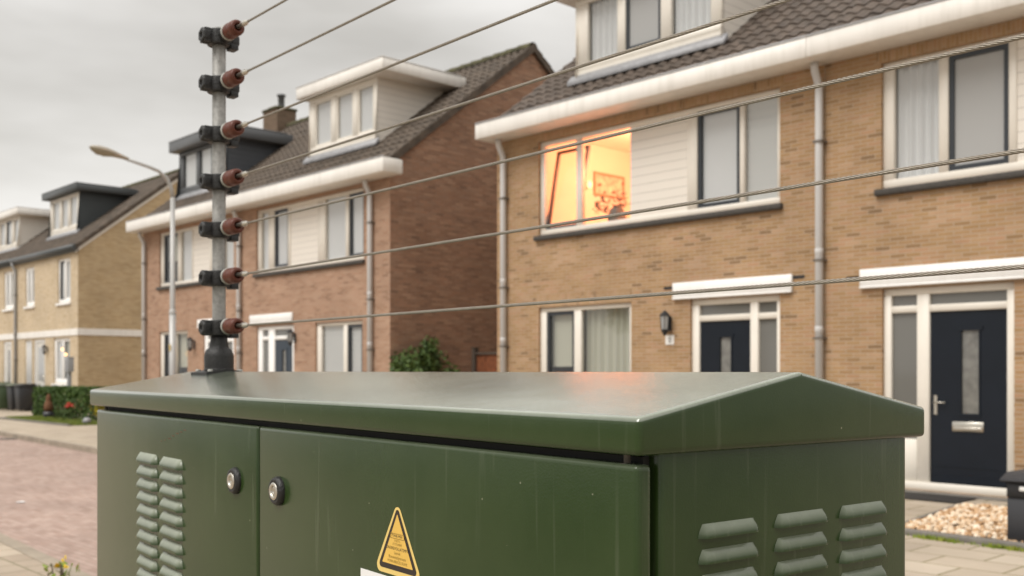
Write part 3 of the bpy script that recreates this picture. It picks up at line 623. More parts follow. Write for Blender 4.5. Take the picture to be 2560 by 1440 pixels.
# ================================================================== middle pair
H3, X = house('orange brick end house with a white dormer and a dark brick gable beside the alley', -23.25)
w0 = 6.21
wl = MB(); holes_wall(wl, 0, w0, -.15, 5.86, [(X(-22.49), X(-17.97), 3.88, 5.42), (X(-19.85), X(-18.02), .8, 2.60), (X(-22.47), X(-20.76), .02, 2.60)])
wl.build('wall', M['brickC'], H3)
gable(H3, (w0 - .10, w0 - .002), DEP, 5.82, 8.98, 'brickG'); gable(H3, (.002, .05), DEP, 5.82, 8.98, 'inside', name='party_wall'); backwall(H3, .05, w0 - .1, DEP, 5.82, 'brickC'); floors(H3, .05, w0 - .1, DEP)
gutter(H3, 0, w0 + .42, 5.50, 5.78); roof(H3, 0, w0 + .03, 5.90, 9.05, YR, 'tile_moss', (False, True))
window(H3, X(-22.49), X(-17.97), 3.88, 5.42, .045, [(X(-22.33), X(-21.98), 'glass', 'plain'), (X(-21.72), X(-21.10), 'dark', 'plain'), (X(-21.0), X(-19.82), 'panel', ''), (X(-19.52), X(-18.72), 'glass', 'plain'), (X(-18.60), X(-18.03), 'dark', 'plain')], sill='sill', botw=.1)
window(H3, X(-19.85), X(-18.02), .8, 2.60, .045, [(X(-19.68), X(-18.80), 'glass', 'blind'), (X(-18.66), X(-18.09), 'dark', 'blind')], sill='sill')
soldier(H3, X(-19.9), X(-17.98), 2.605, 2.82, 'brickC')
door_set(H3, X(-22.47), X(-20.76), 2.60, .045, X(-21.72), X(-20.90), (X(-22.28), X(-21.98)), 'navyblue', (X(-21.40), X(-21.22)), 1)
lintel(H3, X(-22.73), X(-20.78), 2.66, 2.88); wall_lantern(H3, X(-20.70), 2.30)
downpipe(H3, X(-17.65), 5.50); downpipe(H3, X(-23.22), 5.50)
yrC = lambda z: (z - 5.90) / (9.05 - 5.90) * YR
dormer(H3, X(-21.36), X(-18.58), .81, 6.62, 8.04, (X(-21.55), X(-18.05), 8.04, 8.30), yrC, [(X(-21.12), X(-20.40), 'light', 'plain'), (X(-20.20), X(-19.52), 'light', 'plain'), (X(-19.34), X(-18.72), 'light', 'plain')])

H4, X = house('orange brick house with an anthracite dormer behind the lamp post', -29.0)
w0 = 5.748
wl = MB(); holes_wall(wl, 0, w0, -.15, 5.86, [(X(-27.91), X(-23.6), 3.88, 5.40), (X(-27.91), X(-26.16), .8, 2.62), (X(-25.25), X(-23.6), .02, 2.6)])
wl.build('wall', M['brickC'], H4)
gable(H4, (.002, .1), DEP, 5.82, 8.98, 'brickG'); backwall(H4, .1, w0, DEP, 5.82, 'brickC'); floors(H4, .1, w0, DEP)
gutter(H4, -.02, w0 - .002, 5.50, 5.78); roof(H4, -.03, w0 - .002, 5.90, 9.05, YR, 'tile_moss', (True, False))
window(H4, X(-27.91), X(-23.6), 3.88, 5.40, .045, [(X(-27.72), X(-26.85), 'dark', 'half'), (X(-26.65), X(-26.0), 'glass', 'plain'), (X(-25.95), X(-25.0), 'panel', ''), (X(-24.85), X(-24.3), 'dark', 'plain'), (X(-24.2), X(-23.7), 'glass', 'plain')], sill='sill', botw=.1)
window(H4, X(-27.91), X(-26.16), .8, 2.62, .045, [(X(-27.72), X(-27.1), 'dark', 'drape'), (X(-26.95), X(-26.24), 'glass', 'half')], sill='sill')
soldier(H4, X(-27.95), X(-26.1), 2.625, 2.83, 'brickC')
door_set(H4, X(-25.25), X(-23.6), 2.60, .045, X(-25.1), X(-24.25), (X(-24.1), X(-23.75)), 'navyblue', (X(-24.76), X(-24.6)), 1)
lintel(H4, X(-25.5), X(-24.08), 2.66, 2.88); wall_lantern(H4, X(-25.75), 2.24); downpipe(H4, X(-28.77), 5.50)
dormer(H4, X(-28.32), X(-25.45), .81, 6.55, 7.83, (X(-28.48), X(-25.15), 7.83, 8.12), yrC, [(X(-28.05), X(-27.25), 'glass', 'plain'), (X(-27.05), X(-26.35), 'glass', 'plain'), (X(-26.2), X(-25.6), 'glass', 'plain')], cheek='boards_grey', fm='slab_grey', slabm='slab_grey')
ch = MB(); cx, cy = X(-28.1), 3.95
ch.box(cx - .42, cx + .42, cy - .33, cy + .33, 8.4, 9.52); ch.build('chimney', M['brickK'], H4)
chimney = [o for o in H4.children if o.name.startswith('chimney')][0]
b = MB(); b.box(cx - .46, cx + .46, cy - .37, cy + .37, 9.521, 9.60); b.box(cx - .40, cx + .05, cy - .2, cy + .2, 9.60, 9.70); b.build('chimney_cap', M['moss'], chimney, bevel=.02, seg=1)
b = MB(); b.lathe([(.10, 9.60), (.10, 9.98), (.135, 9.99), (.135, 10.05), (.0, 10.06)], Matrix.Translation((cx + .1, cy, 0)), 12); b.build('flue_pipe', M['slab_grey'], chimney)

# ================================================================== far left pair (set a little further back)
FL = 14.0
H5, X = house('pale beige brick end house with a dark dormer and a white band round it', -44.6, FL)
w0 = 6.82
wl = MB(); holes_wall(wl, 0, w0, -.15, 6.1, [(X(-39.80), X(-38.52), 4.05, 5.70), (X(-43.37), X(-42.33), 4.09, 5.64), (X(-40.22), X(-38.56), 1.05, 2.76), (X(-42.42), X(-41.15), .02, 2.76), (X(-43.4), X(-42.6), .85, 2.76)])
wl.build('wall', M['brickE'], H5)
gable(H5, (w0 - .1, w0 - .002), DEP, 6.08, 9.25, 'brickEg'); gable(H5, (.002, .05), DEP, 6.08, 9.25, 'inside', name='party_wall'); backwall(H5, .05, w0 - .1, DEP, 6.08, 'brickE'); floors(H5, .05, w0 - .1, DEP)
b = MB(); b.box(.003, w0 + .03, -.03, -.001, 2.83, 3.07); b.box(w0 + .0, w0 + .03, -.001, DEP, 2.83, 3.07); b.build('white_band', M['white'], H5)
b = MB(); b.tube([(.003, -.13, 6.0), (w0 + .1, -.13, 6.0)], .12, 12); b.box(.003, w0 + .05, -.12, -.001, 5.85, 6.05); b.build('round_gutter', M['slab_dark'], H5)
roof(H5, .003, w0 + .06, 6.15, 9.35, YR, 'tile_moss', (False, True))
b = MB()
kk = 3.2 / YR
for sgn in (0, 1):
    pr = [(-.1, 6.05 - .1 * kk - .17), (YR, 9.25 - .17), (YR, 9.25 + .03), (-.1, 6.05 - .1 * kk + .03)]
    if sgn: pr = [(2 * YR - y, z) for y, z in pr]
    b.prism(pr, w0 + .001, w0 + .05)
b.build('bargeboard', M['cream'], H5)
for (a, c, z0, z1) in ((-39.80, -38.52, 4.05, 5.70), (-43.37, -42.33, 4.09, 5.64), (-40.22, -38.56, 1.05, 2.76)):
    mid = a + (c - a) * .48
    window(H5, X(a), X(c), z0, z1, .045, [(X(a) + .1, X(mid) - .05, 'dark' if z0 > 3 and a > -41 else 'light', 'plain'), (X(mid) + .05, X(c) - .1, 'light', 'plain' if z0 > 3 else 'half')], 'bright', sill='bright', botw=.14)
window(H5, X(-43.4), X(-42.6), .85, 2.76, .045, [(X(-43.28), X(-43.05), 'glass', 'plain'), (X(-42.95), X(-42.7), 'glass', 'plain')], 'bright')
b = MB(); b.box(X(-42.42), X(-41.15), .045, .13, 2.66, 2.76); b.box(X(-42.42), X(-42.32), .045, .13, .02, 2.66); b.box(X(-41.25), X(-41.15), .045, .13, .02, 2.66); f = b.build('door_frame', M['bright'], H5)
b = MB(); b.box(X(-42.31), X(-41.26), .07, .12, .03, 2.65); b.box(X(-42.12), X(-41.45), .055, .0695, .2, 1.0); dd = b.build('door', M['door_white'], H5)
b = MB(); b.box(X(-42.1), X(-41.48), .064, .0695, 1.15, 2.45); b.build('pane', M['frost'], dd)
b = MB(); b.tube([(X(-41.4), .02, 1.1), (X(-41.4), .02, 1.35)], .015, 8); b.box(X(-41.41), X(-41.39), .02, .0695, 1.11, 1.13); b.box(X(-41.41), X(-41.39), .02, .0695, 1.32, 1.34); b.build('handle', M['steel'], dd)
wall_lantern(H5, X(-40.85), 2.35)
downpipe(H5, X(-44.35), 5.9, m='meter')
yrE = lambda z: (z - 6.15) / (9.35 - 6.15) * YR
dormer(H5, X(-43.15), X(-40.05), .9, 6.92, 8.42, (X(-43.4), X(-39.65), 8.42, 8.67), yrE, [(X(-42.85), X(-42.1), 'light', 'plain'), (X(-41.9), X(-41.2), 'light', 'plain'), (X(-41.0), X(-40.25), 'light', 'plain')], cheek='boards_dark', fm='cream', slabm='slab_dark')

H6, X = house('pale beige brick house at the left edge with a white dormer', -51.4, FL)
w0 = 6.798
wl = MB(); holes_wall(wl, 0, w0, -.15, 6.1, [(X(-46.02), X(-44.82), 4.09, 5.66), (X(-49.6), X(-48.4), 4.09, 5.66), (X(-46.1), X(-45.05), .02, 2.76), (X(-49.6), X(-47.6), 1.05, 2.76)])
wl.build('wall', M['brickE'], H6)
gable(H6, (.002, .1), DEP, 6.08, 9.25, 'brickE'); backwall(H6, .1, w0, DEP, 6.08, 'brickE'); floors(H6, .1, w0, DEP)
b = MB(); b.box(0, w0, -.03, -.001, 2.83, 3.07); b.build('white_band', M['white'], H6)
b = MB(); b.tube([(-.1, -.13, 6.0), (w0, -.13, 6.0)], .12, 12); b.box(0, w0, -.12, -.001, 5.85, 6.05); b.build('round_gutter', M['slab_dark'], H6)
roof(H6, -.06, w0, 6.15, 9.35, YR, 'tile_moss', (True, False))
for (a, c, z0, z1) in ((-46.02, -44.82, 4.09, 5.66), (-49.6, -48.4, 4.09, 5.66), (-49.6, -47.6, 1.05, 2.76)):
    mid = a + (c - a) * .5
    window(H6, X(a), X(c), z0, z1, .045, [(X(a) + .1, X(mid) - .05, 'light', 'plain'), (X(mid) + .05, X(c) - .1, 'light', 'plain')], 'bright', sill='bright', botw=.14)
b = MB(); b.box(X(-46.1), X(-45.05), .045, .13, 2.64, 2.76); b.box(X(-46.1), X(-45.95), .045, .13, .02, 2.64); b.box(X(-45.2), X(-45.05), .045, .13, .02, 2.64); b.build('door_frame', M['bright'], H6)
b = MB(); b.box(X(-45.94), X(-45.21), .07, .12, .03, 2.63); dd = b.build('door', M['door_white'], H6); b = MB(); b.box(X(-45.68), X(-45.47), .062, .0695, .5, 2.4); b.build('pane', M['frostdark'], dd)
dormer(H6, X(-49.8), X(-46.75), .9, 6.86, 8.25, (X(-50.0), X(-46.35), 8.25, 8.52), yrE, [(X(-49.5), X(-48.75), 'light', 'plain'), (X(-48.55), X(-47.85), 'dark', 'plain'), (X(-47.6), X(-46.95), 'light', 'plain')])
b = MB(); b.lathe([(.09, 8.9), (.09, 9.75), (.12, 9.76), (.12, 9.88), (0, 9.9)], Matrix.Translation((X(-48.0), 4.3, 0)), 10); b.build('flue_pipe', M['slab_dark'], H6)

# ================================================================== utility cabinet
E1 = math.radians(37.3)
CZ = -(math.pi / 2 - E1)                                   # local x along the long side towards the camera, y inward
cab = thing('utility_cabinet', 'large green metal utility cabinet with a pitched lid in the foreground', 'cabinet', (.1484, 1.2, 0), CZ)
TOP = EYE
b = MB(); b.box(-2.288, -.012, .047, .575, .10, TOP - .092); b.build('cabinet_body', M['paint'], cab, bevel=.009, seg=3)
b = MB(); b.box(-2.27, -.03, .06, .56, 0, .099); b.build('plinth', M['kerbgrey'], cab, bevel=.006, seg=1)
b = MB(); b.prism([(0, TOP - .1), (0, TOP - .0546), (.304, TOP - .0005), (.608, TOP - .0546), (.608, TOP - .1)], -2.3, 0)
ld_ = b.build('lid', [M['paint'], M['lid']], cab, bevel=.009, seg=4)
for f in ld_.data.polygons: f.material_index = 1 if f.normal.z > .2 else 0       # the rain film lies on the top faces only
b = MB(); b.box(-2.25, -.03, .036, .0465, .12, TOP - .104); b.build('door_seal_shade', M['seal_shade'], cab)  # black strip darkens the gap behind the doors, shade as well as seal
def lid_bolt(x):
    b = MB(); b.lathe([(0, 0), (.009, 0), (.009, .004), (.0045, .004), (.0045, .016)], Matrix.Translation((x, .024, TOP - .1155)), 10); b.build('lid_bolt', M['bracket'], cab)
lid_bolt(-.045); lid_bolt(-2.215)
def louvre_mesh(wd, h, pr):
    b = MB(); nu, nv = 20, 6; v = []
    for j in range(nv + 1):
        t = j / nv
        for i in range(nu + 1):
            u = i / nu; x = u * wd
            ed = min(1, min(x, wd - x) / (h * .7)); f = math.sqrt(max(0, 1 - (1 - ed) ** 2))
            z = h * (1 - t); sx = (1 - t) ** 1.5 * h * .45 * (1 - ed) 
            xx = x + (sx if x < wd / 2 else -sx)
            v.append((xx, -pr * f * math.sin(min(1, t * 1.05) * math.pi / 2) ** .9 - .0002, z))
    b.add(v, [(j * (nu + 1) + i, (j + 1) * (nu + 1) + i, (j + 1) * (nu + 1) + i + 1, j * (nu + 1) + i + 1) for j in range(nv) for i in range(nu)], 0, True)
    o = len(b.v) - (nu + 1)
    vs = [b.v[o + i] for i in range(nu + 1)] + [(b.v[o + i][0], .0008, .0015) for i in range(nu + 1)]
    b.add(vs, [(i, nu + 1 + i, nu + 2 + i, i + 1) for i in range(nu)], 1)  # black underside paints in the shade of the slot below the lip
    return b
def cab_door(x0, x1):
    b = MB(); b.box(x0, x1, .01, .035, .13, TOP - .1115); return b.build('door', M['paint'], cab, bevel=.008, seg=3)
D1 = cab_door(-2.262, -1.1115); D2 = cab_door(-1.1055, -.013)
lv = louvre_mesh(.15, .0245, .012).build('louvre', [M['dusty_sheen'], M['seal_shade']], D1, loc=(-1.872, .01, 1.285))
for r in range(32):
    for cx in (-1.872, -1.692):
        if r == 0 and cx == -1.872: continue
        inst(lv, D1, (cx, .01, 1.285 - .0335 * r))
lv2 = louvre_mesh(.113, .0175, .0095).build('louvre', [M['dusty_sheen_side'], M['seal_shade']], cab, loc=(-.012, .113, 1.3115), rotz=math.pi / 2)
for r in range(24):
    for yy in (.113, .2605, .4035):
        if r == 0 and yy == .113: continue
        inst(lv2, cab, (-.012, yy, 1.3115 - .0318 * r))
def lock(par, x, z):
    Mx = dirM((x, .01, z), (0, -1, 0)); b = MB()
    b.lathe([(.0285, 0), (.0285, .004), (.025, .0105), (.019, .0115), (.0175, .008)], Mx, 28, 0)
    b.lathe([(.0175, .0115), (.0155, .0135), (.0105, .0135), (.0098, .009), (.0098, .007)], Mx, 28, 1)
    b.lathe([(.0098, .007), (.0, .007)], Mx, 28, 0); b.lathe([(.0085, .0071), (.0085, .0115), (.0055, .0125), (.0045, .0095), (.0, .0095)], Mx, 20, 1)
    b.build('cabinet_lock', [M['black'], M['steel']], par)
lock(D1, -1.2237, 1.288); lock(D2, -1.0105, 1.286)
def rtri(cx, z0, hw, hh, r):                              # rounded triangle outline
    P = [Vector((cx - hw, z0)), Vector((cx + hw, z0)), Vector((cx, z0 + hh))]; out = []
    for i in range(3):
        p, a, c = P[i], P[i - 1], P[(i + 1) % 3]; u = (a - p).normalized(); v = (c - p).normalized(); half = u.angle(v) / 2; d = r / math.tan(half); bis = (u + v).normalized(); ctr = p + bis * (r / math.sin(half))
        s0 = p + u * d - ctr; e0 = p + v * d - ctr; a0 = math.atan2(s0.y, s0.x); a1 = math.atan2(e0.y, e0.x)
        while a1 < a0: a1 += 2 * math.pi
        out += [(ctr.x + r * math.cos(a0 + (a1 - a0) * k / 6), ctr.y + r * math.sin(a0 + (a1 - a0) * k / 6)) for k in range(7)]
    return out
ws = MB(); cx = -.561
for (z0, hw, hh, r, y, m) in ((1.1905, .0745, .121, .011, .0096, 1), (1.1985, .0615, .1045, .006, .0093, 2), (1.2075, .0475, .083, .001, .0090, 0)):
    o = rtri(cx, z0, hw, hh, r); ws.add([(p[0], y, p[1]) for p in o], [tuple(range(len(o)))], m)
for (xa, xb, za, zb) in ((-.0215, .0215, .0555, .0562), (-.0215, .0215, .0477, .0484), (-.0215, -.0208, .0484, .0555), (.0208, .0215, .0484, .0555)):
    ws.box(cx + xa, cx + xb, .0086, .0089, 1.2065 + za - .004, 1.2065 + zb - .004, 3)
for s, sz, z in (('TYANE-MSN :', .0062, 1.2527), ('PTETTL', .0055, 1.2448), ('ETTTOMMF', .0055, 1.2393), ('DN.RREVOLLATSMFT', .0072, 1.2318), ('Latvoik', .0064, 1.2250), ('Bonweizdyvroem', .0076, 1.2175), ('VONN BRICES SRAPE', .0066, 1.2105)):
    text_mesh(ws, s, sz, cx, .0088, z, 2 if sz in (.0062, .0072) else 3)
ws.build('warning_sticker', [M['yellow'], M['yellow_edge'], M['ink'], M['ink_soft']], D2)
st = MB(); st.box(-.682, -.455, .0094, .0099, 1.065, 1.1855)
for k in range(28):
    a0, a1 = 2 * math.pi * k / 28, 2 * math.pi * (k + 1) / 28
    st.quad(*[(-.638 + r * math.cos(a), .0092, 1.142 + r * math.sin(a)) for r, a in ((.034, a0), (.034, a1), (.024, a1), (.024, a0))], 1)
st.build('instruction_sticker', [M['sticker_white'], M['blue']], D2)
sc_ = MB()
for i in range(7):
    t = i / 7; x = -1.70 + .19 * t; z = 1.345 + .04 * t + U(-.003, .003); sc_.box(x, x + U(.008, .02), .0096, .0099, z, z + .0022)
sc_.build('paint_scratch', M['rust'], D1)

# ================================================================== fence post on the cabinet and its wires
WD = Vector((.651, -.759, 0)); PR = math.atan2(WD.y, WD.x)
PB = Vector((.1484, 1.2, 0)) + Matrix.Rotation(CZ, 3, 'Z') @ Vector((-2.069, .304, 0))
post = thing('fence_post', 'galvanised electric fence post with seven black clamps standing on the cabinet lid', 'fence post', (PB.x, PB.y, TOP), PR)
b = MB(); b.lathe([(.0, 1.012), (.012, 1.012), (.0165, 1.009), (.0195, 1.005), (.0195, .06)], k=24); b.build('pole', M['galv'], post)
b = MB(); b.lathe([(.042, .004), (.0425, .044), (.041, .051), (.036, .064), (.0285, .068), (.0275, .074), (.0245, .092), (.0235, .108), (.0195, .109)], k=28)
b.lathe([(.043, .003), (.043, .007), (.0412, .010)], k=28)
b.build('post_boot', M['black'], post)
bz = CZ - PR; Rm = Matrix.Rotation(bz, 4, 'Z')
b = MB(); k = .0541 / .304
for sg in (-1, 1):
    vs = [Rm @ Vector(p) for p in [(x, y, -abs(y) * k + z) for z in (-.0005, .0075) for y in (0, sg * .062) for x in (-.062, .062)]]
    b.add(vs, [(0, 2, 3, 1), (4, 5, 7, 6), (0, 1, 5, 4), (2, 6, 7, 3), (0, 4, 6, 2), (1, 3, 7, 5)])
b.build('saddle_plate', M['black'], post)
for (x, y) in ((-.048, -.045), (.048, -.045), (-.048, .045), (.048, .045)):
    b = MB(); b.lathe([(.0, .006), (.007, .006), (.008, .003), (.008, 0)], Rm @ Matrix.Translation((x, y, -abs(y) * k + .0075)), 8); b.build('plate_bolt', M['ring'], post)
br = MB()
br.lathe([(.0195, -.0225), (.033, -.0225), (.035, -.019), (.035, .019), (.033, .0225), (.0195, .0225)], k=20)                    # collar round the pole
br.box(-.017, .020, -.052, .052, -.0195, .0205)
for sg in (-1, 1):
    Mx = dirM((.001, sg * .030, 0), (0, sg, 0)); br.lathe([(.021, 0), (.0235, .004), (.0235, .022), (.0205, .0265), (.010, .0265), (.0085, .020), (.0, .020)], Mx, 6, smooth=False)
Mx = dirM((.02, .006, .003), (1, 0, 0)); br.lathe([(.022, 0), (.022, .024), (.018, .042)], Mx, 16)
br.box(-.012, .022, .028, .052, -.029, -.012)
bracket = br.build('insulator_clamp', M['black'], post, bevel=.0025, seg=2)
ins = MB(); Mx = dirM((0, .0, .003), (1, 0, 0))
ins.lathe([(.008, .058), (.0215, .058), (.0235, .060), (.0235, .0645), (.0215, .066)], Mx, 26, 1)
ins.lathe([(.0195, .066), (.0225, .070), (.0235, .080), (.0225, .0885), (.0215, .092), (.0228, .097), (.0230, .112), (.0218, .1215), (.0185, .1265), (.0125, .127), (.0098, .1235), (.0085, .112), (.0, .112)], Mx, 26, 0)
ins.lathe([(.0058, .112), (.0058, .150), (.0078, .151), (.0078, .172), (.0055, .178), (.0036, .190)], Mx, 14, 2)
insul = ins.build('insulator', [M['porcelain'], M['ring'], M['steel']], bracket)
HZS = [.127, .272, .414, .554, .694, .841, .980]
bracket.location = (0, 0, HZS[0])
for z in HZS[1:]:
    c = inst(bracket, post, (0, 0, z)); inst(insul, c)
def wire_mesh():
    b = MB(); n0, n1, lay, R, r = .180, 3.4, .050, .00205, .00128; st = 11; n = int((n1 - n0) / lay * st)
    for k in range(6):
        vs = []; kk = 5
        for i in range(n + 1):
            x = n0 + (n1 - n0) * i / n; a = 2 * math.pi * (x / lay + k / 6); cy, cz = R * math.cos(a), R * math.sin(a)
            for j in range(kk):
                q = 2 * math.pi * j / kk + a; vs.append((x, cy + r * math.cos(q), cz + r * math.sin(q)))
        b.add(vs, [(i * kk + j, i * kk + (j + 1) % kk, (i + 1) * kk + (j + 1) % kk, (i + 1) * kk + j) for i in range(n) for j in range(kk)], 0, True)
    return b
wl_ = ['twisted steel wire strung from the lowest insulator, just above the cabinet lid', 'twisted steel wire from the second insulator up, passing under the upstairs sills', 'twisted steel wire from the third insulator up, crossing below the lit window panes',
       'twisted steel wire from the middle insulator of the fence post', 'twisted steel wire from the third insulator down, crossing the white dormer', 'twisted steel wire from the second insulator down, against open sky', 'topmost twisted steel wire, leaving the frame soonest above the post']
wires = None
for i, z in enumerate(HZS):
    o = wire_mesh().build('fence_wire', M['wire']) if i == 0 else inst(wires)
    if i == 0: wires = o
    o.location = (PB.x, PB.y, TOP + z + .003); o.rotation_euler = (0, 0, PR)
    tag(o, wl_[i], 'wire', 'electric fence wires')

# ================================================================== street lamp
lamp = thing('street_lamp', 'tall grey street lamp with a curved arm at the far kerb', 'street lamp', W(-18.27, 8.5, 0), RZ)
b = MB(); b.tube([(0, 0, 0), (0, 0, 2.6)], .062, 14); b.tube([(0, 0, 2.6), (0, 0, 2.66), (0, 0, 4.75)], [.062, .05, .042], 14); b.lathe([(.066, 2.58), (.066, 2.64), (.05, 2.67)], k=14); b.build('pole', M['lamp_metal'], lamp)
b = MB(); b.tube([(0, 0, 4.75), (0, -.03, 4.93), (0, -.12, 5.10), (0, -.27, 5.21), (0, -.45, 5.26), (0, -.86, 5.345)], [.042, .038, .034, .032, .03, .03], 12); b.build('arm', M['lamp_metal'], lamp)
b = MB(); hM = Matrix.Translation((0, -.84, 5.35)) @ Matrix.Rotation(math.radians(-10), 4, 'X')
def ell(pts, m, b, lo):
    k = 14; vs = []
    for (y, wx, zt, zb) in pts:
        for j in range(k):
            a = math.pi * j / (k - 1); vs.append(hM @ Vector((wx * math.cos(a), -y, (zt if not lo else zb) * math.sin(a))))
    b.add(vs, [(i * k + j, i * k + j + 1, (i + 1) * k + j + 1, (i + 1) * k + j) for i in range(len(pts) - 1) for j in range(k - 1)], m, True)
pts = [(0, .03, .03, -.03), (.12, .045, .045, -.035), (.28, .09, .07, -.05), (.42, .12, .08, -.09), (.56, .11, .07, -.095), (.66, .07, .04, -.05), (.71, .01, .005, -.005)]
ell(pts, 0, b, False); ell(pts[:3], 0, b, True); hd = b.build('lamp_head', M['lamp_head'], lamp)
b = MB(); ell(pts[2:], 0, b, True); b.build('lens', M['lamp_lens'], hd)
b = MB(); b.box(-.001, .04, -.068, -.062, 1.9, 2.02); b.build('number_plate', M['yellow_edge'], lamp)

# ================================================================== alley: fence, shrub
fn = thing('wooden_fence', 'red brown wooden fence closing the alley between the brick houses', 'fence', W(-17.02, 14.45, 0), RZ)
b = MB(); xx = .55
while xx < 3.15: b.box(xx, xx + .135, U(-.008, .008), .03, .05, 1.86 + U(0, .01)); xx += .142
b.build('fence_boards', M['wood'], fn)
b = MB(); b.box(.5, 3.2, -.04, .06, 1.875, 1.92); b.build('fence_rail', M['woodpost'], fn); b = MB(); b.box(.5, 3.2, .031, .06, .5, .6); b.build('fence_rail', M['woodpost'], fn)
for px in (.5, 1.62, 3.12):
    b = MB(); b.box(px - .05, px + .05, -.06, .05, 0, 2.0); b.box(px - .06, px + .06, -.07, .06, 2.0, 2.03); b.build('post', M['woodpost'], fn)
sh = thing('shrub', 'bushy green shrub growing against the dark gable in the alley', 'shrub', W(-16.72, 13.2, 0), RZ)
cl = [(U(-.2, .26), U(-.55, .6), U(.5, 1.7), U(.18, .32)) for _ in range(20)] + [(0, .15, 2.0, .24), (.1, -.2, 1.75, .3), (0, .3, 1.7, .3), (.05, -.5, 1.5, .28)]
def shp(i):
    c = cl[i % len(cl)]; d = Vector((random.gauss(0, 1), random.gauss(0, 1), random.gauss(0, 1))).normalized() * c[3] * (U(.3, 1.1))
    return (c[0] + d.x, c[1] + d.y, c[2] + d.z)
leafy('crown', M['shrub'], sh, shp, .055, 5200, 1)
b = MB()
for k in range(7): a = k * .9; b.tube([(.03 * math.cos(a), .03 * math.sin(a), 0), (.15 * math.cos(a), .15 * math.sin(a), .6), (.3 * math.cos(a), .3 * math.sin(a) + .1, 1.4)], [.03, .02, .008], 6)
b.build('stem', M['stem'], sh)

# ================================================================== left front gardens
def hedge(label, s0, s1, n0, n1, h, cnt):
    o = thing('hedge', label, 'hedge', W((s0 + s1) / 2, (n0 + n1) / 2), RZ, 'clipped hedges of the front gardens')
    lx, ly = (s1 - s0) / 2, (n1 - n0) / 2
    def p(i):
        f = rnd(); bmp = lambda v: v + random.gauss(0, .03)
        if f < .35: return (U(-lx, lx), bmp(-ly), U(.03, h))
        if f < .65: return (U(-lx, lx), U(-ly, ly), bmp(h))
        if f < .78: return (bmp(-lx), U(-ly, ly), U(.03, h))
        if f < .88: return (bmp(lx), U(-ly, ly), U(.03, h))
        return (U(-lx, lx), U(-ly, ly), U(.1, h))
    leafy('foliage', M['hedge'], o, p, .055, cnt, 1)
    b = MB(); x = -lx + .1
    while x < lx: b.tube([(x, 0, 0), (x + .03, .02, h * .8)], .015, 5); x += .3
    b.build('stem', M['stem'], o)
    return o
hedge('dense dark green hedge in front of the beige gable, seen beside the cabinet', -36.5, -29.3, 12.05, 13.0, .95, 11000)
hedge('low strip of hedge behind the wheelie bins at the left edge', -47.0, -43.6, 13.0, 13.6, 1.0, 4000)
b = MB(); b.add([(-36.3, 11.0, .006), (-29.2, 10.6, .006), (-29.2, 12.1, .006), (-36.3, 12.1, .006)], [(0, 1, 2, 3)]); tag(b.build('planting_bed', M['soil'], rotz=RZ), kind='structure')
b = MB()
for i in range(16000):
    s, n = U(-35.5, -29.2), 0; n = U(10.75 - .02 * (s + 30), 11.9); h = U(.03, .09); a = U(0, 3.14); dx, dy = .008 * math.cos(a), .008 * math.sin(a)
    b.add([(s - dx, n - dy, .006), (s + dx, n + dy, .006), (s + U(-.03, .03), n + U(-.03, .03), h)], [(0, 1, 2)])
tag(b.build('lawn', M['grass'], rotz=RZ), 'patch of yellowish green lawn in front of the hedge', 'grass', kind='stuff')
b = MB(); b.box(-36.4, -29.1, 10.5, 10.6, -.02, .05); o = b.build('garden_edging', M['kerbgrey'], rotz=RZ); tag(o, 'low concrete edging along the lawn on the left', 'edging')
def flower(name, label, s, n, h, pet, petm, leafm, cnt=60, sp=.14, fl=12):
    o = thing(name, label, 'plant', W(s, n), RZ)
    leafy('leaves', leafm, o, lambda i: (random.gauss(0, sp), random.gauss(0, sp), abs(random.gauss(h * .45, h * .25)) + .02), .05, cnt, 1)
    if petm: leafy('flowers', petm, o, lambda i: (random.gauss(0, sp * .55), random.gauss(0, sp * .55), h + random.gauss(0, .03)), .05, fl, 1, asp=.8)
    b = MB()
    for k in range(4): b.tube([(0, 0, 0), (random.gauss(0, sp * .5), random.gauss(0, sp * .5), h)], .007, 5)
    b.build('stem', M['stem'], o); return o
flower('flowering_plant', 'plant with red blooms in the lawn before the dark hedge', -31.9, 11.55, .47, 1, M['red'], M['shrub'], 60, .11, 22)
flower('flowering_plant', 'tall yellow leaved plant in the lawn beside the cabinet', -30.35, 11.9, .80, 1, M['yellowleaf'], M['yellowleaf'], 150, .12, 40)
flower('garden_plant', 'round light green plant beside the red blooms', -32.9, 11.7, .42, 0, None, M['shrub'], 160, .14)
gs = thing('garden_statue', 'terracotta garden figure standing on a dark pot in the hedge', 'statue', W(-34.3, 11.78), RZ)
b = MB(); b.lathe([(0, 0), (.14, 0), (.17, .12), (.15, .22), (.0, .22)], k=16); b.build('pedestal', M['pot'], gs)
b = MB(); b.lathe([(0, .22), (.12, .22), (.15, .35), (.12, .5), (.07, .58), (.085, .64), (.06, .72), (.0, .82)], k=16); b.build('figure', M['terracotta'], gs)
gl = thing('garden_stone', 'small grey ball on the lawn edge touching the cabinet side', 'ornament', W(-29.55, 11.2), RZ)
b = MB(); b.lathe([(0, 0), (.06, 0), (.12, .07), (.12, .14), (.06, .2), (0, .21)], k=14); b.build('ball', M['lead'], gl); b = MB(); b.lathe([(.07, -.002), (.09, -.002), (.09, .02), (.07, .03)], k=14); b.build('ring_base', M['pot'], gl)
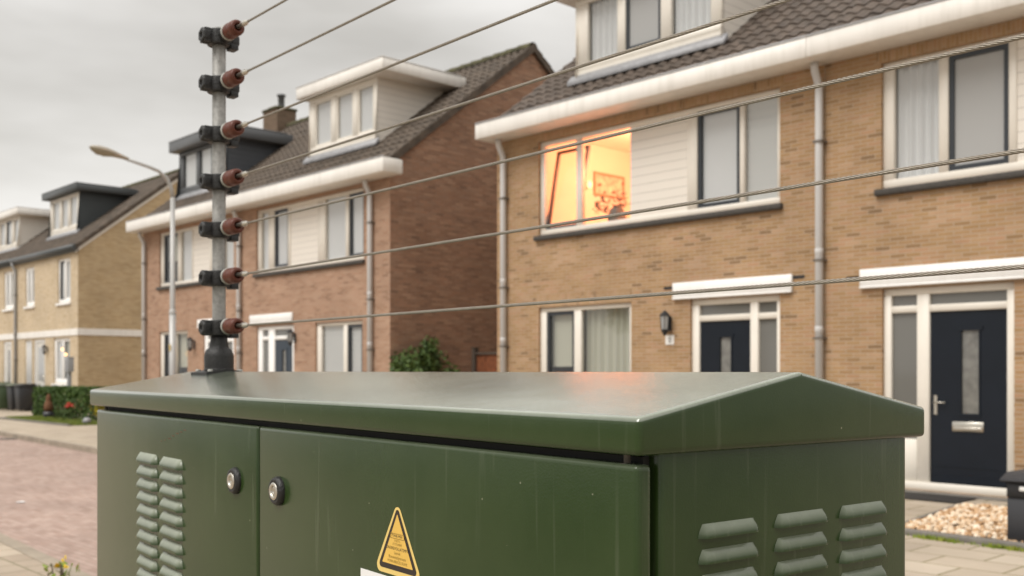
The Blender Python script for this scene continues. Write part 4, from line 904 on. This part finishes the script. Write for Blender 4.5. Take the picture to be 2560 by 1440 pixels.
def bin_(label, s, n, bm, lm):
    o = thing('wheelie_bin', label, 'bin', W(s, n), RZ, 'wheelie bins outside the beige houses')
    b = MB(); v = [(x * k, y * k, z) for z, k in ((.06, .8), (.95, 1)) for y in (-.29, .29) for x in (-.29, .29)]
    b.add(v, [(0, 2, 3, 1), (4, 5, 7, 6), (0, 1, 5, 4), (2, 6, 7, 3), (0, 4, 6, 2), (1, 3, 7, 5)]); b.box(-.31, .31, -.31, .31, .90, .955); b.build('bin_body', M[bm], o, bevel=.012, seg=1)
    b = MB(); b.prism([(-.33, .957), (-.33, .985), (-.1, 1.04), (.32, 1.05), (.33, .957)], -.32, .32); b.tube([(-.25, .38, 1.0), (.25, .38, 1.0)], .015, 8); b.build('bin_lid', M[lm], o, bevel=.008, seg=1)
    for sx in (-1, 1): b = MB(); b.lathe([(0, -.025), (.1, -.025), (.1, .025), (0, .025)], dirM((sx * .25, .25, .1), (1, 0, 0)), 14); b.build('wheel', M['storage_dark'], o)
bin_('green wheelie bin at the left edge of the street', -42.75, 13.0, 'bin_green', 'bin_lid')
bin_('dark grey wheelie bin next to the green one', -41.75, 13.15, 'bin_dark', 'bin_lid')
bin_('dark blue wheelie bin farthest from the green one', -41.0, 13.2, 'bin_dark', 'bin_dark')
mp_ = thing('meter_post', 'grey meter box on a post before the beige house window', 'meter box', W(-35.6, 12.9), RZ)
b = MB(); b.box(-.06, .06, -.06, .06, 0, 1.5); b.build('post', M['meter'], mp_); b = MB(); b.box(-.16, .16, -.10, .10, 1.5, 1.98); b.box(-.175, .175, -.115, .115, 1.98, 2.01); bx = b.build('meter_box', M['meter'], mp_, bevel=.02, seg=2)
b = MB(); b.box(-.12, .12, -.108, -.1005, 1.55, 1.92); b.build('box_door', M['lead'], bx)
for i, (s, n, z, lb) in enumerate(((-38.9, 13.85, 2.32, 'upper warm light bulb hanging at the beige house window'), (-38.55, 13.85, 2.12, 'lower warm light bulb hanging beside the meter box'), (-26.8, 12.5, 2.0, 'pale warm light bulb hanging in front of the window behind the lamp post'))):
    o = thing('hanging_bulb', lb, 'light bulb', W(s, n, z), RZ, 'lit bulbs hanging at the windows')
    b = MB(); b.lathe([(0, -.05), (.03, -.04), (.045, 0), (.028, .05), (.02, .07)], k=14); b.build('glass_bulb', M['bulb'], o); b = MB(); b.lathe([(.022, .07), (.022, .12), (0, .12)], k=10); b.tube([(0, 0, .12), (0, .02, .45)], .004, 5); b.build('bulb_cap', M['storage_dark'], o)

# ================================================================== right front garden
def quadbed(pts, z): return [(p[0], p[1], z) for p in pts]
bed = [(-4.62, 9.36), (-2.4, 9.2), (-2.4, 11.62), (-4.92, 11.62)]
b = MB(); b.add(quadbed(bed, .006), [(0, 1, 2, 3)]); tag(b.build('gravel_base', M['soil'], rotz=RZ), kind='structure')
b = MB(); t = bmesh.new(); bmesh.ops.create_icosphere(t, subdivisions=1, radius=1); tv = [v.co.copy() for v in t.verts]; tf = [tuple(v.index for v in f.verts) for f in t.faces]; t.free()
for i in range(2600):
    s, n = U(-4.9, -2.9), U(9.36, 11.6)
    if s < -4.62 - .3 * (n - 9.36) / 2.26: continue
    r = U(.020, .040); R_ = Matrix.Rotation(U(0, 6.28), 3, Vector((rnd(), rnd(), rnd() + .01)).normalized()); sx, sy, sz = U(.8, 1.3), U(.7, 1.1), U(.5, .8); z = U(.008, .045)
    b.add([Vector((s, n, z)) + R_ @ Vector((v.x * sx * r, v.y * sy * r, v.z * sz * r)) for v in tv], tf, 0, True)
tag(b.build('gravel', M['pebble'], rotz=RZ), 'bed of golden pebbles in front of the black door', 'gravel', kind='stuff')
b = MB(); b.prism([(0, -.02), (0, .05), (.09, .055), (.09, -.02)], 0, 2.7); o = b.build('garden_edging', M['kerbgrey'], loc=W(-4.75, 9.20), rotz=RZ - .05, bevel=.006, seg=1); tag(o, 'grey concrete edging along the front of the pebble bed', 'edging')
b = MB(); b.box(-.045, .0, 0, 2.3, -.02, .03); o = b.build('garden_edging', M['kerbgrey'], loc=W(-4.66, 9.34), rotz=RZ + .13); tag(o, 'thin dark edging along the left side of the pebble bed', 'edging')
b = MB(); b.box(0, 2.4, 0, .05, -.02, .03); o = b.build('garden_edging', M['kerbgrey'], loc=W(-4.9, 11.64), rotz=RZ); tag(o, 'thin dark edging at the house end of the pebble bed', 'edging')
b = MB()
for i in range(900):
    c_ = random.choice([-4.55, -4.2, -4.0, -3.6, -3.45, -3.2, -2.9]); s = random.gauss(c_, .07); n = 9.165 - .05 * (s + 4.75) - abs(random.gauss(0, .03)); h = U(.015, .05); a = U(0, 3.14); dx, dy = .007 * math.cos(a), .007 * math.sin(a)
    b.add([(s - dx, n - dy, 0), (s + dx, n + dy, 0), (s + U(-.02, .02), n + U(-.02, .02), h)], [(0, 1, 2)])
tag(b.build('joint_weeds', M['lime'], rotz=RZ), 'tufts of green weeds in the joint along the pebble bed edging', 'weeds', kind='stuff')
b = MB(); b.box(-.55, .55, -.3, .3, 0, .018); o = b.build('door_mat', M['mat'], loc=W(-5.65, 12.05, .001), rotz=RZ, bevel=.006, seg=1); tag(o, 'black door mat lying before the white door sill', 'door mat')
b = MB(); b.box(-6.6, -4.2, 12.36, 12.58, -.02, .022); tag(b.build('door_step', M['kerbgrey'], rotz=RZ), 'low grey step under the black front door', 'step')
bxo = thing('storage_box', 'anthracite garden storage box with a lid at the right edge', 'box', W(-3.61, 9.37), RZ)
b = MB(); b.box(0, 1.0, 0, .7, .0, .41); b.build('box_body', M['storage'], bxo, bevel=.008, seg=1)
b = MB(); b.box(.0, 1.0, -.012, .7, .412, .55); b.build('box_rim', M['storage_dark'], bxo, bevel=.006, seg=1)
b = MB(); b.box(-.045, 1.045, -.05, .75, .552, .575); b.prism([(-.05, .575), (.1, .625), (.6, .625), (.75, .575)], -.045, 1.045); b.build('box_lid', M['storage'], bxo, bevel=.006, seg=1)
b = MB(); b.box(.11, .36, -.022, -.0125, .475, .515); b.build('handle', M['bright'], bxo, bevel=.004, seg=1)

# ================================================================== unseen trees added across the road for the window panes to reflect
def tree(label, s, n, h):
    o = thing('reflection_tree', label, 'tree', W(s, n, 0), RZ, 'unseen trees added for reflections')
    b = MB(); b.tube([(0, 0, -.15), (.05, 0, h * .25), (0, .08, h * .5), (.1, 0, h * .85)], [.2, .16, .11, .03], 10)
    cs = []
    for k in range(9):
        a = k * 2.4; z0 = h * U(.28, .6); r = U(1.2, 2.2); e_ = (r * math.cos(a), r * math.sin(a), z0 + U(.8, 2)); b.tube([(0, 0, z0), (e_[0] * .5, e_[1] * .5, z0 + .5), e_], [.08, .05, .015], 6); cs.append((*e_, U(.7, 1.2)))
    cs += [(0, 0, h * .85, 1.2), (.5, .3, h * .7, 1.3), (-.5, -.4, h * .65, 1.3)]
    b.build('trunk', M['stem'], o)
    def p(i):
        c = cs[i % len(cs)]; d = Vector((random.gauss(0, 1), random.gauss(0, 1), random.gauss(0, 1))).normalized() * c[3] * U(.3, 1.05); return (c[0] + d.x, c[1] + d.y, c[2] + d.z)
    leafy('crown', M['shrub'], o, p, .16, 1800, 1)
for lb, s, n, h in (('unseen leafy tree added for reflections, nearest the cabinet', -25, -13, 8.5), ('unseen broad leafy tree added for reflections opposite the lamp post', -33, -14.5, 10), ('unseen tall leafy tree added for reflections opposite the orange houses', -41, -13, 9.5), ('unseen leafy tree added for reflections, farthest down the street', -50, -14, 10)): tree(lb, s, n, h)

# ================================================================== weed and litter near the cabinet
wd = thing('flowering_weed', 'lime green weed with a yellow tip beside the cabinet corner', 'plant', (-2.86, 6.5, 0), 0)
leafy('leaves', M['lime'], wd, lambda i: (random.gauss(0, .055), random.gauss(0, .05), U(.03, .29) ), .032, 70, 1)
leafy('flowers', M['yellowpetal'], wd, lambda i: (random.gauss(0, .02), random.gauss(0, .02), U(.27, .34)), .020, 9, 1, asp=.8)
b = MB()
for k in range(5): b.tube([(0, 0, 0), (random.gauss(0, .05), random.gauss(0, .04), U(.22, .34))], .004, 5)
b.build('stem', M['stem'], wd)
b = MB(); b.add([(-.05, -.03, .003), (.05, -.04, .01), (.06, .03, .004), (0, .05, .014), (-.06, .03, .003)], [(0, 1, 2, 3, 4)]); o = b.build('litter', M['sticker_white'], loc=(-6.05, 12.65, -.095)); tag(o, 'scrap of white paper lying on the brick road', 'litter')
